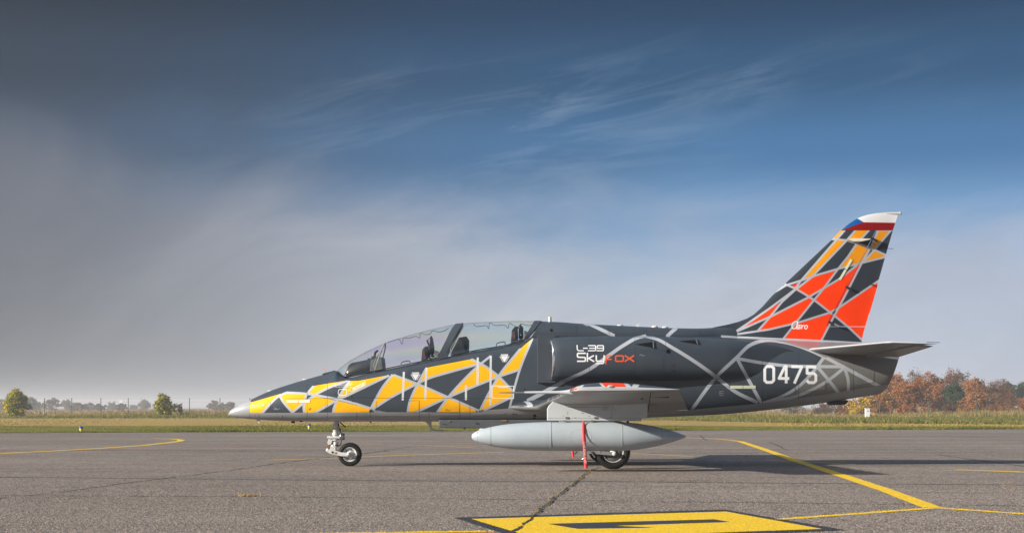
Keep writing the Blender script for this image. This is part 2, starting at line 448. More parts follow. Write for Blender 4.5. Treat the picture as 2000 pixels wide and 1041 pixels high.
def body_ring(xt, xb, zt, zb, hw, nu, nl, zf, n=56, yc=0.0):
    zc = zb + (zt - zb) * zf
    out = []
    for k in range(n):
        a = 2 * math.pi * k / n
        c, s = math.cos(a), math.sin(a)
        e = nu if s >= 0 else nl
        y = hw * math.copysign(abs(c) ** (2 / e), c)
        z = zc + (zt - zc) * abs(s) ** (2 / e) if s >= 0 else zc - (zc - zb) * abs(s) ** (2 / e)
        f = (z - zb) / max(1e-6, zt - zb)
        out.append((xb + (xt - xb) * f, yc + y, z))
    return out
def loft_table(T, sub, n=56, param=None):
    """T rows: (xt, xb, top, bot, hw, nu, nl, zf, depth of the top edge)"""
    T = np.asarray(T, float)
    t = np.arange(len(T)) if param is None else np.asarray(param, float)
    q = np.concatenate([np.linspace(t[i], t[i + 1], sub, endpoint=False) for i in range(len(t) - 1)] + [[t[-1]]])
    C = [pchip(t, T[:, j], q) for j in range(T.shape[1])]
    rings = []
    for i in range(len(q)):
        xt, xb, top, bot, hw, nu, nl, zf, yt = [c[i] for c in C]
        k = (DEP - yt) / FPX
        rings.append(body_ring((xt - CX) * DEP / FPX, (xb - CX) * DEP / FPX, CAMH + (HOR - top) * k, CAMH + (HOR - bot) * DEP / FPX, hw, nu, nl, zf, n))
    return rings
def rings_to_mb(rings, mb=None, mi=0, closed=True, cap0=True, cap1=True):
    mb = mb or MB(); n = len(rings[0])
    mb.add([p for r in rings for p in r], grid_faces(len(rings), n, closed), mi, True)
    if cap0: mb.add(rings[0], [tuple(range(n))], mi)
    if cap1: mb.add(rings[-1], [tuple(range(n))], mi)
    return mb

FUS = [
 (492, 490, 779.3, 818.0, .165, 2.0, 2.0, .46, 0),
 (525, 525, 764.3, 820.6, .250, 2.0, 2.1, .43, 0),
 (560, 560, 752.2, 822.0, .315, 2.0, 2.3, .41, 0),
 (600, 600, 740.3, 823.0, .370, 2.1, 2.6, .39, 0),
 (634, 634, 731.0, 823.2, .410, 2.2, 2.8, .38, 0),
 (658, 658, 724.5, 823.2, .432, 2.5, 3.0, .38, 0),
 (668, 668, 731.0, 823.2, .438, 3.2, 3.0, .39, .25),
 (684, 684, 736.5, 823.0, .448, 4.5, 3.0, .42, .42),
 (735, 735, 725.5, 823.0, .465, 6.0, 3.1, .46, .42),
 (800, 800, 711.3, 823.0, .475, 6.5, 3.1, .48, .43),
 (868, 868, 697.0, 823.0, .480, 6.5, 3.1, .5, .44),
 (930, 930, 684.6, 822.5, .485, 6.5, 3.1, .5, .44),
 (1000, 1000, 671.5, 822.0, .490, 6.0, 3.0, .5, .42),
 (1024, 1024, 664.5, 821.8, .492, 5.0, 3.0, .5, .4),
 (1042, 1042, 654.0, 821.5, .495, 4.0, 3.0, .5, .3),
 (1062, 1062, 648.0, 821.2, .500, 3.4, 2.9, .5, .2),
 (1100, 1100, 650.0, 820.6, .510, 3.0, 2.8, .5, .2),
 (1200, 1200, 652.0, 818.0, .530, 2.8, 2.6, .5, .2),
 (1300, 1300, 654.0, 814.0, .535, 2.6, 2.5, .5, .2),
 (1400, 1400, 657.0, 809.5, .520, 2.4, 2.4, .5, .1),
 (1500, 1500, 660.5, 800.5, .490, 2.2, 2.2, .5, 0),
 (1600, 1600, 665.0, 788.0, .425, 2.1, 2.1, .5, 0),
 (1690, 1676, 668.5, 776.0, .350, 2.05, 2.1, .5, 0),
 (1744, 1717, 671.5, 769.0, .305, 2.0, 2.1, .5, 0),
 (1757, 1726, 673.0, 763.0, .285, 2.0, 2.1, .5, 0)]
fus_rings = loft_table(FUS, 6, 64)
RAD = [
 (446, 446, 808.0, 809.0, .004, 2, 2, .5, 0), (449.5, 449.5, 802.2, 810.8, .037, 2, 2, .5, 0), (457, 457, 796.3, 813.1, .072, 2, 2, .49, 0),
 (471, 470.5, 788.0, 815.8, .118, 2, 2, .48, 0), (482, 481, 783.0, 817.2, .145, 2, 2, .47, 0), (491.6, 489.6, 779.6, 818.0, .164, 2, 2, .46, 0)]
rad_rings = loft_table(RAD, 5, 48)
SPN = [
 (1057, 1030, 627.6, 672, .375, 2.3, 2.3, .30, 0), (1095, 1090, 629.3, 670, .375, 2.3, 2.3, .30, 0), (1130, 1130, 632.0, 669, .365, 2.2, 2.2, .3, 0),
 (1220, 1220, 636.6, 668, .325, 2.2, 2.2, .3, 0), (1310, 1310, 640.6, 669, .265, 2.1, 2.1, .3, 0), (1360, 1360, 641.4, 670, .185, 2.1, 2.1, .3, 0),
 (1395, 1395, 640.0, 670, .100, 2.1, 2.1, .3, 0), (1420, 1420, 639.5, 670, .055, 2.1, 2.1, .3, 0), (1440, 1440, 641.0, 670, .015, 2.1, 2.1, .3, 0)]
spn_rings = loft_table(SPN, 5, 40)

def nacelle_ring(px, top, bot, yo, sgn, yi=0.40, n=30, bow=0.0, shrink=0.0):
    k = (DEP - 0.62) / FPX
    X = (px - CX) * k; zt = CAMH + (HOR - top) * k - shrink; zb = CAMH + (HOR - bot) * k + shrink
    zc, h = (zt + zb) / 2, (zt - zb) / 2; yo = yo - shrink
    out = []
    for i in range(n + 1):
        a = math.pi * (0.5 - i / n)
        c, s = math.cos(a), math.sin(a)
        out.append((X + bow * c ** 1.5 if c > 0 else X, sgn * (yi + (yo - yi) * max(0, c) ** (2 / 2.7)), zc + h * math.copysign(abs(s) ** (2 / 2.9), s)))
    return out
NAC = [(1074.0, 660.5, 743.0, .770), (1079, 658.6, 744.3, .785), (1092, 657.0, 745.3, .803), (1150, 655.2, 746.0, .825), (1250, 655.6, 745.0, .815), (1340, 657.6, 743.5, .755),
       (1420, 660.6, 741.5, .665), (1480, 666, 739, .530), (1530, 676, 731, .420), (1575, 694, 722, .30)]
def nacelle(sgn):
    T = np.asarray(NAC); t = T[:, 0]
    q = np.unique(np.concatenate([t, np.linspace(t[0], t[-1], 40)]))
    rr = []
    for x in q:
        b = 0.055 * max(0, 1 - (x - 1074) / 60)
        rr.append(nacelle_ring(x, *[float(pchip(t, T[:, j], [x])[0]) for j in (1, 2, 3)], sgn, bow=b))
    return rr
nac_rings = {s: nacelle(s) for s in (-1, 1)}

# tree of the near skin, used to set marks and doors where they lie on it
def bvh_of(list_of_rings):
    vs_, fs_ = [], []
    for rings, closed in list_of_rings:
        n0 = len(vs_); nc = len(rings[0])
        vs_ += [p for r in rings for p in r]
        fs_ += [tuple(n0 + i for i in f) for f in grid_faces(len(rings), nc, closed)]
    return BVHTree.FromPolygons([Vector(v) for v in vs_], fs_)
SKIN = bvh_of([(fus_rings, True), (rad_rings, True), (spn_rings, True), (nac_rings[-1], False)])
EYE = Vector((0, -DEP, CAMH))
def hit(px, py, tree=None):
    d = (P(px, py, 0) - EYE).normalized()
    loc, nor, _, dist = (tree or SKIN).ray_cast(EYE, d)
    if loc is None: return None, None
    if nor.dot(d) > 0: nor = -nor
    return loc, nor
def warp(pts, step=6.0, closed=False):
    out = []
    pts = list(pts) + ([pts[0]] if closed else [])
    for (ax, ay), (bx, by) in zip(pts[:-1], pts[1:]):
        n = max(1, int(math.hypot(bx - ax, by - ay) / step))
        for i in range(n): out.append((ax + (bx - ax) * i / n, ay + (by - ay) * i / n))
    if not closed: out.append(pts[-1])
    res = []
    for x, y in out:
        l, _ = hit(x, y)
        if l is None:
            k = (DEP - 0.35) / DEP
            res.append((CX + (x - CX) * k, HOR + (y - HOR) * k))
        else: res.append(ortho(l.x, l.z))
    return res
def smooth_line(pts, n=10):
    if len(pts) < 3: return pts
    p = np.asarray(pts, float); t = np.concatenate([[0], np.cumsum(np.hypot(*np.diff(p, axis=0).T))])
    q = np.linspace(0, t[-1], n * (len(p) - 1) + 1)
    # Catmull-Rom through the points
    m = np.gradient(p, t, axis=0)
    i = np.clip(np.searchsorted(t, q, 'right') - 1, 0, len(t) - 2); h = (t[i + 1] - t[i])[:, None]; u = ((q - t[i]) / (t[i + 1] - t[i]))[:, None]
    r = (1 + 2 * u) * (1 - u) ** 2 * p[i] + u * (1 - u) ** 2 * h * m[i] + u * u * (3 - 2 * u) * p[i + 1] + u * u * (u - 1) * h * m[i + 1]
    return [tuple(v) for v in r]

BODY = Sheet(480, 610, 1775, 840, 4, DARK)
def bpoly(pts, col, al=1.0): BODY.poly(warp(pts, closed=True), col, al)
def bline(pts, w, col, al=1.0, curve=False, closed=False): BODY.line(warp(smooth_line(pts) if curve else pts, closed=closed), w, col, al, closed)
def draw_body():
    # rear facets in mid grey, then the belly
    bpoly([(1640, 640), (1622, 686), (1609.7, 697.6), (1596.7, 714.8), (1583.8, 730.7), (1560.7, 753.8), (1530.4, 772.5), (1498.7, 784), (1480, 792), (1800, 790), (1800, 640)], MGREY)
    for y in [
      [(489, 786), (549, 768.4), (545, 773), (511, 806), (486, 806)],
      [(549, 771.5), (560, 767), (597, 770.5), (592, 787), (571, 802), (552.4, 783.6)],
      [(612, 753.6), (677, 742.8), (640, 758), (614, 771.6), (600.5, 768.5), (604, 763)],
      [(599, 779), (613.4, 773.2), (656, 782), (613, 806), (594, 806), (593, 795), (594.8, 784)],
      [(660, 782.4), (722.5, 797.5), (720.5, 806), (650.5, 806), (653, 795)],
      [(684, 744), (700, 743.6), (756, 732.8), (664, 778), (661, 777), (670, 761.3)],
      [(768.5, 731.9), (815, 749.3), (760, 778), (729, 798), (724, 797.6), (734.5, 777.5), (748, 754.6)],
      [(833, 718), (920, 701.2), (933, 710.5), (832, 740.7), (820, 746), (831, 724)],
      [(816, 750.5), (872, 775.5), (806, 805), (796, 805), (800.3, 783.8), (806, 769.3)],
      [(882.5, 771), (904, 743.4), (932, 715.5), (937, 709.5), (972, 734), (956, 742)],
      [(875.3, 777), (930, 800.5), (928, 805), (854.5, 805)],
      [(1036, 664), (1014.5, 720.5), (976, 733), (1015, 682)],
      [(974, 737), (1001, 764), (998, 774), (945.6, 800), (938, 800.5), (957, 764)]]:
        bpoly(y, YEL)
    LG = (LGREY, )
    W = 4.3
    for c in [
      [(559.8, 766.2), (548, 771.5), (511, 807)],
      [(545.9, 772.4), (552.4, 783.6), (571, 805.5)],
      [(559.8, 766.2), (598.5, 768.7), (640, 775.7), (658, 779), (690, 786.7), (725, 797.5)],
      [(571, 805), (591, 788.6), (612.3, 773), (640, 758), (681, 743)],
      [(612, 754), (601, 767.4), (594.8, 782.4), (593, 795), (594, 807)],
      [(656, 782.4), (613, 807)],
      [(683, 743.5), (670, 761.3), (659.2, 780), (652.5, 795), (649.8, 807)],
      [(664, 778.8), (760, 733)],
      [(767, 731), (748, 754.6), (734.5, 777.5), (724, 798)],
      [(768.6, 731.9), (814.8, 749.2), (875.3, 775.5), (936, 802)],
      [(727, 799.5), (760, 778), (813.3, 750), (832, 740.8), (880, 726), (932, 711.7)],
      [(832, 720), (816, 749), (806, 769.3), (800.3, 783.8), (796, 806)],
      [(810, 806), (872, 777), (956, 742.5), (973, 735.8), (1014, 722)],
      [(853, 806), (875, 776), (904, 743.4), (933, 715.3), (958.5, 695)],
      [(920, 701), (938.3, 709.4), (973, 734), (1001, 763)],
      [(1040, 660), (1015, 722), (1002, 768), (995, 798)],
      [(1017, 680), (974.8, 733), (956.6, 764), (937, 802)],
      [(1002, 774), (945, 801)]]:
        bline(c, W, LGREY, curve=len(c) > 2)
    for c, w in [
      ([(1030, 783), (1066, 764), (1100, 745)], 8), ([(1100, 745), (1152.5, 720), (1188.5, 694.5), (1220, 673), (1247.6, 658.6), (1262, 656)], 6.6),
      ([(1256, 656), (1280, 661), (1315, 680), (1368, 713.5), (1400, 737), (1435, 764), (1480, 786)], 6.6),
      ([(1351, 800), (1397.5, 738), (1440, 697), (1465, 674), (1492, 665), (1530, 668), (1580, 683), (1612, 698), (1655, 720.5), (1724, 758)], 6.6),
      ([(1440, 700), (1485, 708), (1530, 713.5), (1597, 715.5), (1650, 716)], 6),
      ([(1440, 701), (1487, 787)], 6.2),
      ([(1620, 687), (1609.7, 697.6), (1596.7, 714.8), (1583.8, 730.7), (1560.7, 753.8), (1530.4, 772.5), (1490, 787)], 6),
      ([(1649, 718), (1618.3, 742), (1566.5, 769.6), (1505, 785)], 6), ([(1597, 717), (1619.8, 743.7), (1640, 770)], 6), ([(1649, 716), (1656.5, 742), (1656.5, 770)], 6),
      ([(1142, 629.5), (1160, 637), (1200, 656)], 7), ([(1324, 638), (1312, 648), (1303, 657)], 7),
      ([(1408, 657), (1500, 661.5), (1604, 666.5), (1700, 671)], 5)]:
        bline(c, w, LGREY, curve=len(c) > 2)
    # fin's red reflection painted onto the shoulder by the tail, over a pale patch
    bpoly([(1510, 664), (1700, 671), (1660, 692), (1612, 698), (1580, 683), (1530, 668)], (.20, .19, .20), 0.9)
    bpoly([(1530, 664.5), (1600, 668), (1596, 684), (1562, 676.5)], ORA, 0.22)
    # pale belly below the paint line
    bpoly([(470, 806.2), (731, 804.8), (726, 799), (756, 804.6), (940, 804.2), (945, 801), (996, 797.2), (1046, 794), (1200, 801), (1349, 800), (1480, 788), (1600, 772), (1720, 752), (1745, 750), (1745, 845), (470, 845)], BELLY)
    # plain dark band under the canopy covers the ends of the lines
    bpoly([(640, 712), (655, 741.2), (668, 742), (692, 743.6), (763, 730.2), (832, 718.2), (911, 701.8), (958, 693), (990, 687), (1017, 679.6), (1034, 665), (1041, 655), (1000, 640)], DARK)
    # step bars and plates
    for (x0, y0, x1, y1) in [(788.8, 726, 786.4, 781.6), (832.8, 717.5, 830.4, 780), (933.2, 698, 932.5, 751), (910, 752, 910, 781), (958.6, 694.4, 957.6, 791)]:
        bline([(x0, y0), (x1, y1)], 4.0, (0.56, 0.58, 0.58))
    # seams and fasteners
    SM = (0.022, 0.026, 0.032)
    for c in [[(560, 779), (735, 776)], [(640, 731), (639, 822)], [(700, 777), (1000, 778)], [(600, 744), (600, 820)], [(697, 806), (697, 822)], [(819, 783), (819, 822)], [(838, 806), (838, 820)],
              [(898, 783), (898, 822)], [(918, 783), (918, 822)], [(780, 783), (819, 782)], [(1049, 628), (1049, 655)], [(1128, 633), (1128, 655)], [(1191, 636), (1191, 655)], [(1262, 641), (1262, 655)],
              [(1366, 643), (1366, 655)], [(1151, 656), (1151, 745)], [(1240, 660), (1240, 744)], [(1300, 660), (1300, 744)], [(1345, 741), (1600, 737)], [(1489, 700), (1489, 790)],
              [(1667, 720), (1667, 765)], [(1560, 690), (1560, 780)], [(1346, 745), (1425, 745)], [(1380, 755), (1425, 755)], [(1060, 656), (1430, 661)]]:
        bline(c, 0.9, SM, 0.75)
    for x in range(1066, 1420, 5):
        l, _ = hit(x, 651.5)
        if l: 
            ox, oy = ortho(l.x, l.z); BODY.line([(ox, oy), (ox + .1, oy)], 0.9, (0.12, 0.13, 0.14), 0.8)
    for x in range(500, 1000, 8): bline([(x, 808.5), (x + .1, 808.5)], 0.8, (0.17, 0.17, 0.18), 0.6)
draw_body()
BODY_FAR = Sheet(480, 610, 1775, 840, 4, DARK); BODY_FAR.a[:] = BODY.a
def draw_writing():
    t = lambda w, c: (lambda p: bline(p, w, c))
    # name on the intake
    w = 1.9
    for p in [[(1127, 674.3), (1127.6, 682.5), (1129.6, 684.6), (1139.5, 684.7)], [(1139.5, 679.8), (1147.2, 679.8)],
              [(1149.6, 674.7), (1162, 674.7), (1163.4, 676), (1163.4, 683.4), (1162, 684.7), (1149, 684.7)], [(1151.5, 679.8), (1163.4, 679.8)],
              [(1178.6, 679.8), (1166.4, 679.8), (1166.4, 676), (1167.6, 674.7), (1177.4, 674.7), (1178.6, 676), (1178.6, 683.4), (1177.4, 684.7), (1166, 684.7)]]:
        bline(p, w, WHT)
    w = 2.7
    for p in [[(1144, 689.7), (1129, 689.7), (1127.9, 690.8), (1127.9, 696), (1129, 697.3), (1142, 697.8), (1143.2, 698.8), (1143.2, 704), (1142, 705.2), (1127, 705.2)],
              [(1147.2, 688.6), (1147.2, 706.2)], [(1160, 694), (1149.4, 699.6), (1160.8, 706)],
              [(1164.6, 693.4), (1164.6, 703.6), (1166, 705), (1178, 705)], [(1180, 693.4), (1179, 708), (1177.6, 709.4), (1163.6, 709.6)]]:
        bline(p, w, WHT)
    OR = (0.72, 0.10, 0.03)
    for p in [[(1195.6, 694.7), (1186, 694.7), (1184.4, 696), (1182.8, 710.8)], [(1184.4, 701.4), (1194.6, 701.4)],
              [(1203.5, 694.7), (1216, 694.7), (1217.2, 696), (1217.2, 704), (1216, 705.2), (1203.5, 705.2), (1202.3, 704), (1202.3, 696), (1203.5, 694.7)],
              [(1220, 693.8), (1238.6, 706)], [(1238.6, 693.8), (1220, 706)]]:
        bline(p, 2.5, OR)
    # number on the rear
    w = 5.4; T, B = 715.4, 746.4
    for p in [[(1493.6, 719), (1497.4, T), (1507.4, T), (1511.2, 719), (1511.2, 742.6), (1507.4, B), (1497.4, B), (1493.6, 742.6), (1493.6, 719)],
              [(1535.5, 748.4), (1535.5, T), (1533, T), (1521.6, 738.6), (1541.6, 738.8)],
              [(1545.6, T + .3), (1566, T + .6), (1551.4, 748.6)],
              [(1594.2, T + 1.4), (1576.4, T + .8), (1576.4, 728.8), (1589.6, 728.8), (1593.4, 732.6), (1593.4, 743.4), (1589.6, 747), (1580, 747), (1575.6, 743)]]:
        bline(p, w, WHT)
    # rescue arrow, plate frame and the small print lines
    fn = t(0.95, WHT)
    bline([(680, 762.5), (687, 755.5), (688.3, 758.0), (713, 744.8), (714.8, 750.2), (691, 763.4)], 0.7, WHT, 0.8, closed=True)
    pen_text('RESCUE', 689.5, 757.5, 3.0, 4.2, 0.95, fn, slope=-0.46)
    q = [(661, 762), (663.5, 760), (675, 760), (677, 762), (677, 769), (675, 771.5), (663, 771.5), (660.5, 769)]
    bline(q, 1.0, WHT, closed=True)
    for i, (a, b) in enumerate([(652, 688), (654, 686), (654, 681)]):
        x = a
        rnd = random.Random(i)
        while x < b:
            l = rnd.uniform(1.5, 4.5); bline([(x, 749.2 + 3 * i), (min(b, x + l), 749.2 + 3 * i)], 1.1, WHT, 0.5); x += l + 0.8
    bline([(961, 753.2), (1003.5, 754), (1003, 778), (961, 777.3)], 1.3, WHT, closed=True)
    bline([(973, 755.6), (991, 755.9)], 1.9, WHT, 0.7)
    for cx, cy in ((811.7, 730), (985.3, 694.8)):
        bpoly([(cx - 7.2, cy + 0.4), (cx + 7.2, cy + 0.4), (cx, cy + 12.6)], WHT)
        bline([(cx - 9, cy + 1), (cx - 2.6, cy + 11.8)], 1.2, WHT, 0.85); bline([(cx + 9, cy + 1), (cx + 2.6, cy + 11.8)], 1.2, WHT, 0.85)
        pen_text('DANGER', cx - 6.6, cy - 3.0, 1.6, 2.3, 0.75, t(0.7, WHT))
        bline([(cx - 3.6, cy + 3), (cx + 3.6, cy + 3)], 0.7, (0.35, .36, .37)); bline([(cx - 2, cy + 5.4), (cx + 2, cy + 5.4)], 0.7, (0.35, .36, .37))
    # jack point and stencil marks
    for x, y, c in ((535, 797, (.3, .31, .33)), (856 + 14, 799.5, (.05, .04, .02))):
        bline([(x, y + 2), (x + 2, y - 1), (x + 5, y), (x + 6, y + 2), (x, y + 2), (x + 8, y + 2.4), (x + 11, y)], 0.6, c)
    bline([(603, 800), (607, 796), (604, 798.5), (608, 797.5), (604, 801)], 0.8, (.05, .04, .02))
    for x, y in ((498, 810), (505.5, 810), (506, 813), (551, 811), (552, 814), (723, 805), (723, 810), (724, 813), (937, 801)):
        bline([(x, y), (x + .6, y + 1.6)], 1.2, (.02, .02, .02))
    for y in (764, 768, 772): bline([(1406, y), (1413, y)], 0.8, (.3, .31, .33))
    bline([(1406, 764), (1406, 772)], 0.8, (.3, .31, .33))
    for x, y in ((1715, 735), (1486, 760)): bline([(x, y), (x + .4, y)], 2.2, (.35, .05, .03))
    for x, y in ((1316, 714), (1316, 724)):
        bline([(x - 4, y), (x + 4, y)], 1.6, (.03, .03, .035)); bline([(x, y - 4), (x, y + 3)], 2.2, (.03, .03, .035))
    bline([(1249, 694), (1253, 692), (1255, 695), (1259, 693.5)], 0.6, (.3, .32, .33))
    bline([(1065, 661), (1068, 664)], 1.6, WHT, .7)
draw_writing()
IM_body = BODY.image('near_side_paint'); IM_far = BODY_FAR.image('far_side_paint')
M_body = paint_mat('faceted_fuselage_paint', IM_body)
M_bodyfar = paint_mat('faceted_fuselage_paint_far_side', IM_far)
def two_sided(o):
    me = o.data
    c = np.empty(len(me.polygons) * 3); me.polygons.foreach_get('center', c); c = c.reshape(-1, 3)
    mi = np.empty(len(me.polygons), np.int32); me.polygons.foreach_get('material_index', mi)
    mi[(mi == 0) & (c[:, 1] > 0)] = 1
    me.polygons.foreach_set('material_index', mi)
BM = [M_body, M_bodyfar]

def build_hull():
    mb = rings_to_mb(fus_rings, cap1=False)
    # jet pipe let into the tail: a rim, then a dark duct going forward
    last = fus_rings[-1]
    c = sum((Vector(p) for p in last), Vector()) / len(last)
    r1 = [tuple(c + (Vector(p) - c) * 0.9) for p in last]
    r2 = [tuple(c + (Vector(p) - c) * 0.86 + Vector((-0.7, 0, 0.06))) for p in last]
    mb.add(last + r1, grid_faces(2, len(last), True), 2, False)
    mb.add(r1 + r2, grid_faces(2, len(last), True), 2, True)
    mb.add(r2, [tuple(range(len(last)))], 2)
    # cockpit floor gets its own dark colour
    o = mb.build('fuselage', BM + [M_inside], JET, uv=BODY.uv())
    two_sided(o)
    rings_to_mb(rad_rings, cap0=True, cap1=True).build('radome', M_radome, JET)
    s = rings_to_mb(spn_rings).build('dorsal_spine', BM, JET, uv=BODY.uv()); two_sided(s)
    for sg in (-1, 1):
        rr = nac_rings[sg]
        mb = MB(); n = len(rr[0])
        mb.add([p for r in rr for p in r], grid_faces(len(rr), n, False), 0, True)
        # duct
        i0 = nacelle_ring(1076, 660.5, 743.0, .770, sg, bow=.05, shrink=0.03); i1 = nacelle_ring(1130, 664, 740, .72, sg, shrink=0.04); i2 = nacelle_ring(1200, 668, 735, .62, sg, shrink=0.05)
        mb.add(i0 + i1 + i2, grid_faces(3, n, False), 2, True)
        mb.add(i2, [tuple(range(n))], 2)
        na = mb.build('air_intake', BM + [M_inside], JET, uv=BODY.uv()); two_sided(na)
        lip0 = nacelle_ring(1074.0, 660.5, 743.0, .770, sg, bow=.055)
        mid = [(Vector(a) + Vector(b)) / 2 for a, b in zip(lip0, i0)]
        lp = MB(); rad = [0.026] * len(mid)
        lp.tube(mid, rad, 10).build('intake_lip', M_chrome, na)
        # splitter plate standing off the fuselage side
        Y = -0.575
        pts = [P(1049.5, 655, Y), P(1085, 655, Y), P(1085, 747.5, Y), P(1050, 747.5, Y)]
        sp = MB().prism([(p.x, p.z) for p in pts], sg * 0.575, sg * 0.44)
        sp.build('splitter_plate', M_dark, JET, bevel=0.006)
build_hull()

def strip_patch(name, up, lo, off, m, parent=JET, n=24, rows=4, tree=None, uv=True):
    """a plate laid on the skin between two edge lines, with its own thickness"""
    def res(l):
        p = np.asarray(l, float); t = np.concatenate([[0], np.cumsum(np.hypot(*np.diff(p, axis=0).T))]); q = np.linspace(0, t[-1], n)
        return np.stack([np.interp(q, t, p[:, 0]), np.interp(q, t, p[:, 1])], 1)
    a, b = res(up), res(lo)
    top, base = [], []
    for r in range(rows):
        for i in range(n):
            f = r / (rows - 1)
            x, y = a[i] * (1 - f) + b[i] * f
            l, nr = hit(x, y, tree)
            if l is None: return None
            top.append(l + nr * off); base.append(l - nr * 0.004)
    mb = MB(); mb.add(top, grid_faces(rows, n, False), 0, True)
    loop = list(range(n)) + [r * n + n - 1 for r in range(1, rows)] + [(rows - 1) * n + i for i in range(n - 2, -1, -1)] + [r * n for r in range(rows - 2, 0, -1)]
    k = len(loop)
    mb.add([top[i] for i in loop] + [base[i] for i in loop], [(i, (i + 1) % k, k + (i + 1) % k, k + i) for i in range(k)], 0)
    return mb.build(name, m, parent, uv=BODY.uv() if uv else None)

# canopy rail and doors that lie on the skin
strip_patch('canopy_rail', [(662, 728.5), (672, 736), (690, 737.5), (740, 726.6), (821, 708.5), (900, 692.2), (1000, 673.5), (1020, 668)],
            [(653, 729), (668, 740), (692, 743.5), (763, 730), (832, 718), (911, 701), (990, 686.5), (1018, 678)], 0.012, M_dark, n=60)
for q in [((505, 786, 528, 784), (505, 800, 528, 800)), ((610, 779, 636, 777), (610, 803, 636, 803)), ((780, 784, 818, 783), (780, 803, 818, 803)), ((840, 784, 897, 784), (840, 804, 897, 804)),
          ((700, 784, 735, 783), (700, 803, 735, 803)), ((642, 810, 696, 810), (642, 820, 696, 820)), ((740, 810, 818, 810), (740, 820, 818, 820)), ((840, 809, 897, 809), (840, 820, 897, 820)),
          ((920, 808, 985, 806), (920, 819, 985, 819)), ((1072, 634, 1126, 637), (1072, 650, 1126, 650)), ((1132, 638, 1188, 640), (1132, 650, 1188, 651)), ((1195, 641, 1258, 643), (1195, 651, 1258, 651)),
          ((1380, 748, 1424, 748), (1380, 762, 1424, 762)), ((1495, 760, 1552, 756), (1495, 776, 1552, 770)), ((1566, 745, 1612, 742), (1566, 765, 1612, 760)), ((1255, 700, 1295, 700), (1255, 735, 1295, 735)),
          ((1165, 722, 1232, 720), (1165, 738, 1232, 738)), ((1672, 722, 1708, 718), (1672, 752, 1706, 746))]:
    (a, b, c, d), (e, f, g, h) = q
    strip_patch('access_panel', [(a, b), (c, d)], [(e, f), (g, h)], 0.0035, M_body, n=10, rows=5)
for (a, b, c, d) in [(560, 780.4, 582.3, 786.4), (583.3, 780.4, 605.5, 786.4), (1427, 752.8, 1450.6, 758.6), (1451.6, 752.8, 1475.7, 758.6)]:
    strip_patch('formation_strip', [(a, b), (c, b)], [(a, d), (c, d)], 0.006, M_strip, n=6, rows=3)
# flush scoops: a black plate painted as the shaded recess, with a raised rear lip
def scoop(px0, py0, px1, py1, px2, py2):
    o = strip_patch('air_scoop', [(px0, py0), (px1, py1)], [(px0 + 1, py0 + .8), (px2, py2)], 0.004, M_inside, n=10, rows=4)
    l, nr = hit(px1, (py1 + py2) / 2)
    a, n1 = hit(px1, py1); b, n2 = hit(px2, py2)
    MB().tube([a + n1 * .012, (a + b) / 2 + (n1 + n2) * .008, b + n2 * .012], 0.013, 8).build('scoop_lip', M_dark, o)
scoop(1242, 672.3, 1276, 667.6, 1277, 680)
scoop(1328, 666, 1359.6, 664, 1363, 673)
def disc_on(name, px, py, r, m, h=0.004, tree=None):
    l, nr = hit(px, py, tree)
    return MB().lathe(l - nr * .004, nr, [(r, 0), (r, h + .004), (r * .8, h + .006), (0.0005, h + .006)], 16).build(name, m, JET)
disc_on('vent_port', 1305, 686, 0.035, M_inside)
disc_on('vent_port', 1077, 645, 0.026, M_inside)
disc_on('static_port', 494.5, 790, 0.016, M_steel)
disc_on('static_port', 514.5, 790, 0.014, M_steel)
for x, y in ((686, 774), (688, 783), (1045, 763), (1023, 759)): disc_on('skin_fitting', x, y, 0.011, M_blackp, 0.008)

# ---- canopy
CAN = [(659, 659, 724.6, 723.6, .012), (664, 661.5, 729.5, 721, .15), (670, 668, 733.5, 715.5, .24), (681, 683, 736, 705, .32), (700, 712, 733, 688.5, .37),
       (729, 751, 726.8, 670.3, .40), (731.5, 753.4, 726, 669.3, .401), (780, 812, 715.6, 651.0, .42), (820, 860, 707.2, 639.5, .43), (853, 890, 700.4, 633.4, .432),
       (868, 905, 697.4, 631.8, .432), (882, 918, 694.6, 630.4, .432), (930, 962, 685, 628.3, .432), (990, 1010, 673.2, 627, .42), (1021, 1044, 665.5, 627.2, .395), (1032, 1058, 659, 627.4, .38)]
def canopy_rings(sub=5, n=36):
    T = np.asarray(CAN); t = np.arange(len(T)); q = np.linspace(0, len(T) - 1, (len(T) - 1) * sub + 1)
    C = [pchip(t, T[:, j], q) for j in range(5)]
    out = []
    for i in range(len(q)):
        xb, xt, yb, yt, ws = [c[i] for c in C]
        zb = CAMH + (HOR - yb) * (DEP - ws) / FPX; zt = CAMH + (HOR - yt) * DEP / FPX
        r = []
        for k in range(n + 1):
            a = math.pi * k / n; c, s = math.cos(a), math.sin(a)
            f = abs(s) ** (2 / 2.25)
            kk = (DEP - ws * (1 - f)) / FPX
            r.append(((xb + (xt - xb) * f - CX) * kk, ws * math.copysign(abs(c) ** (2 / 2.35), c), zb + (zt - zb) * f))
        out.append(r)
    return out
can_rings = canopy_rings()
SUB = 5
GLASS_TREE = bvh_of([(can_rings, False)])
def shell(i0, i1, mb=None, inset=0.0):
    rr = can_rings[i0 * SUB:i1 * SUB + 1]
    mb = mb or MB(); n = len(rr[0])
    mb.add([p for r in rr for p in r], grid_faces(len(rr), n, False), 0, True)
    return mb
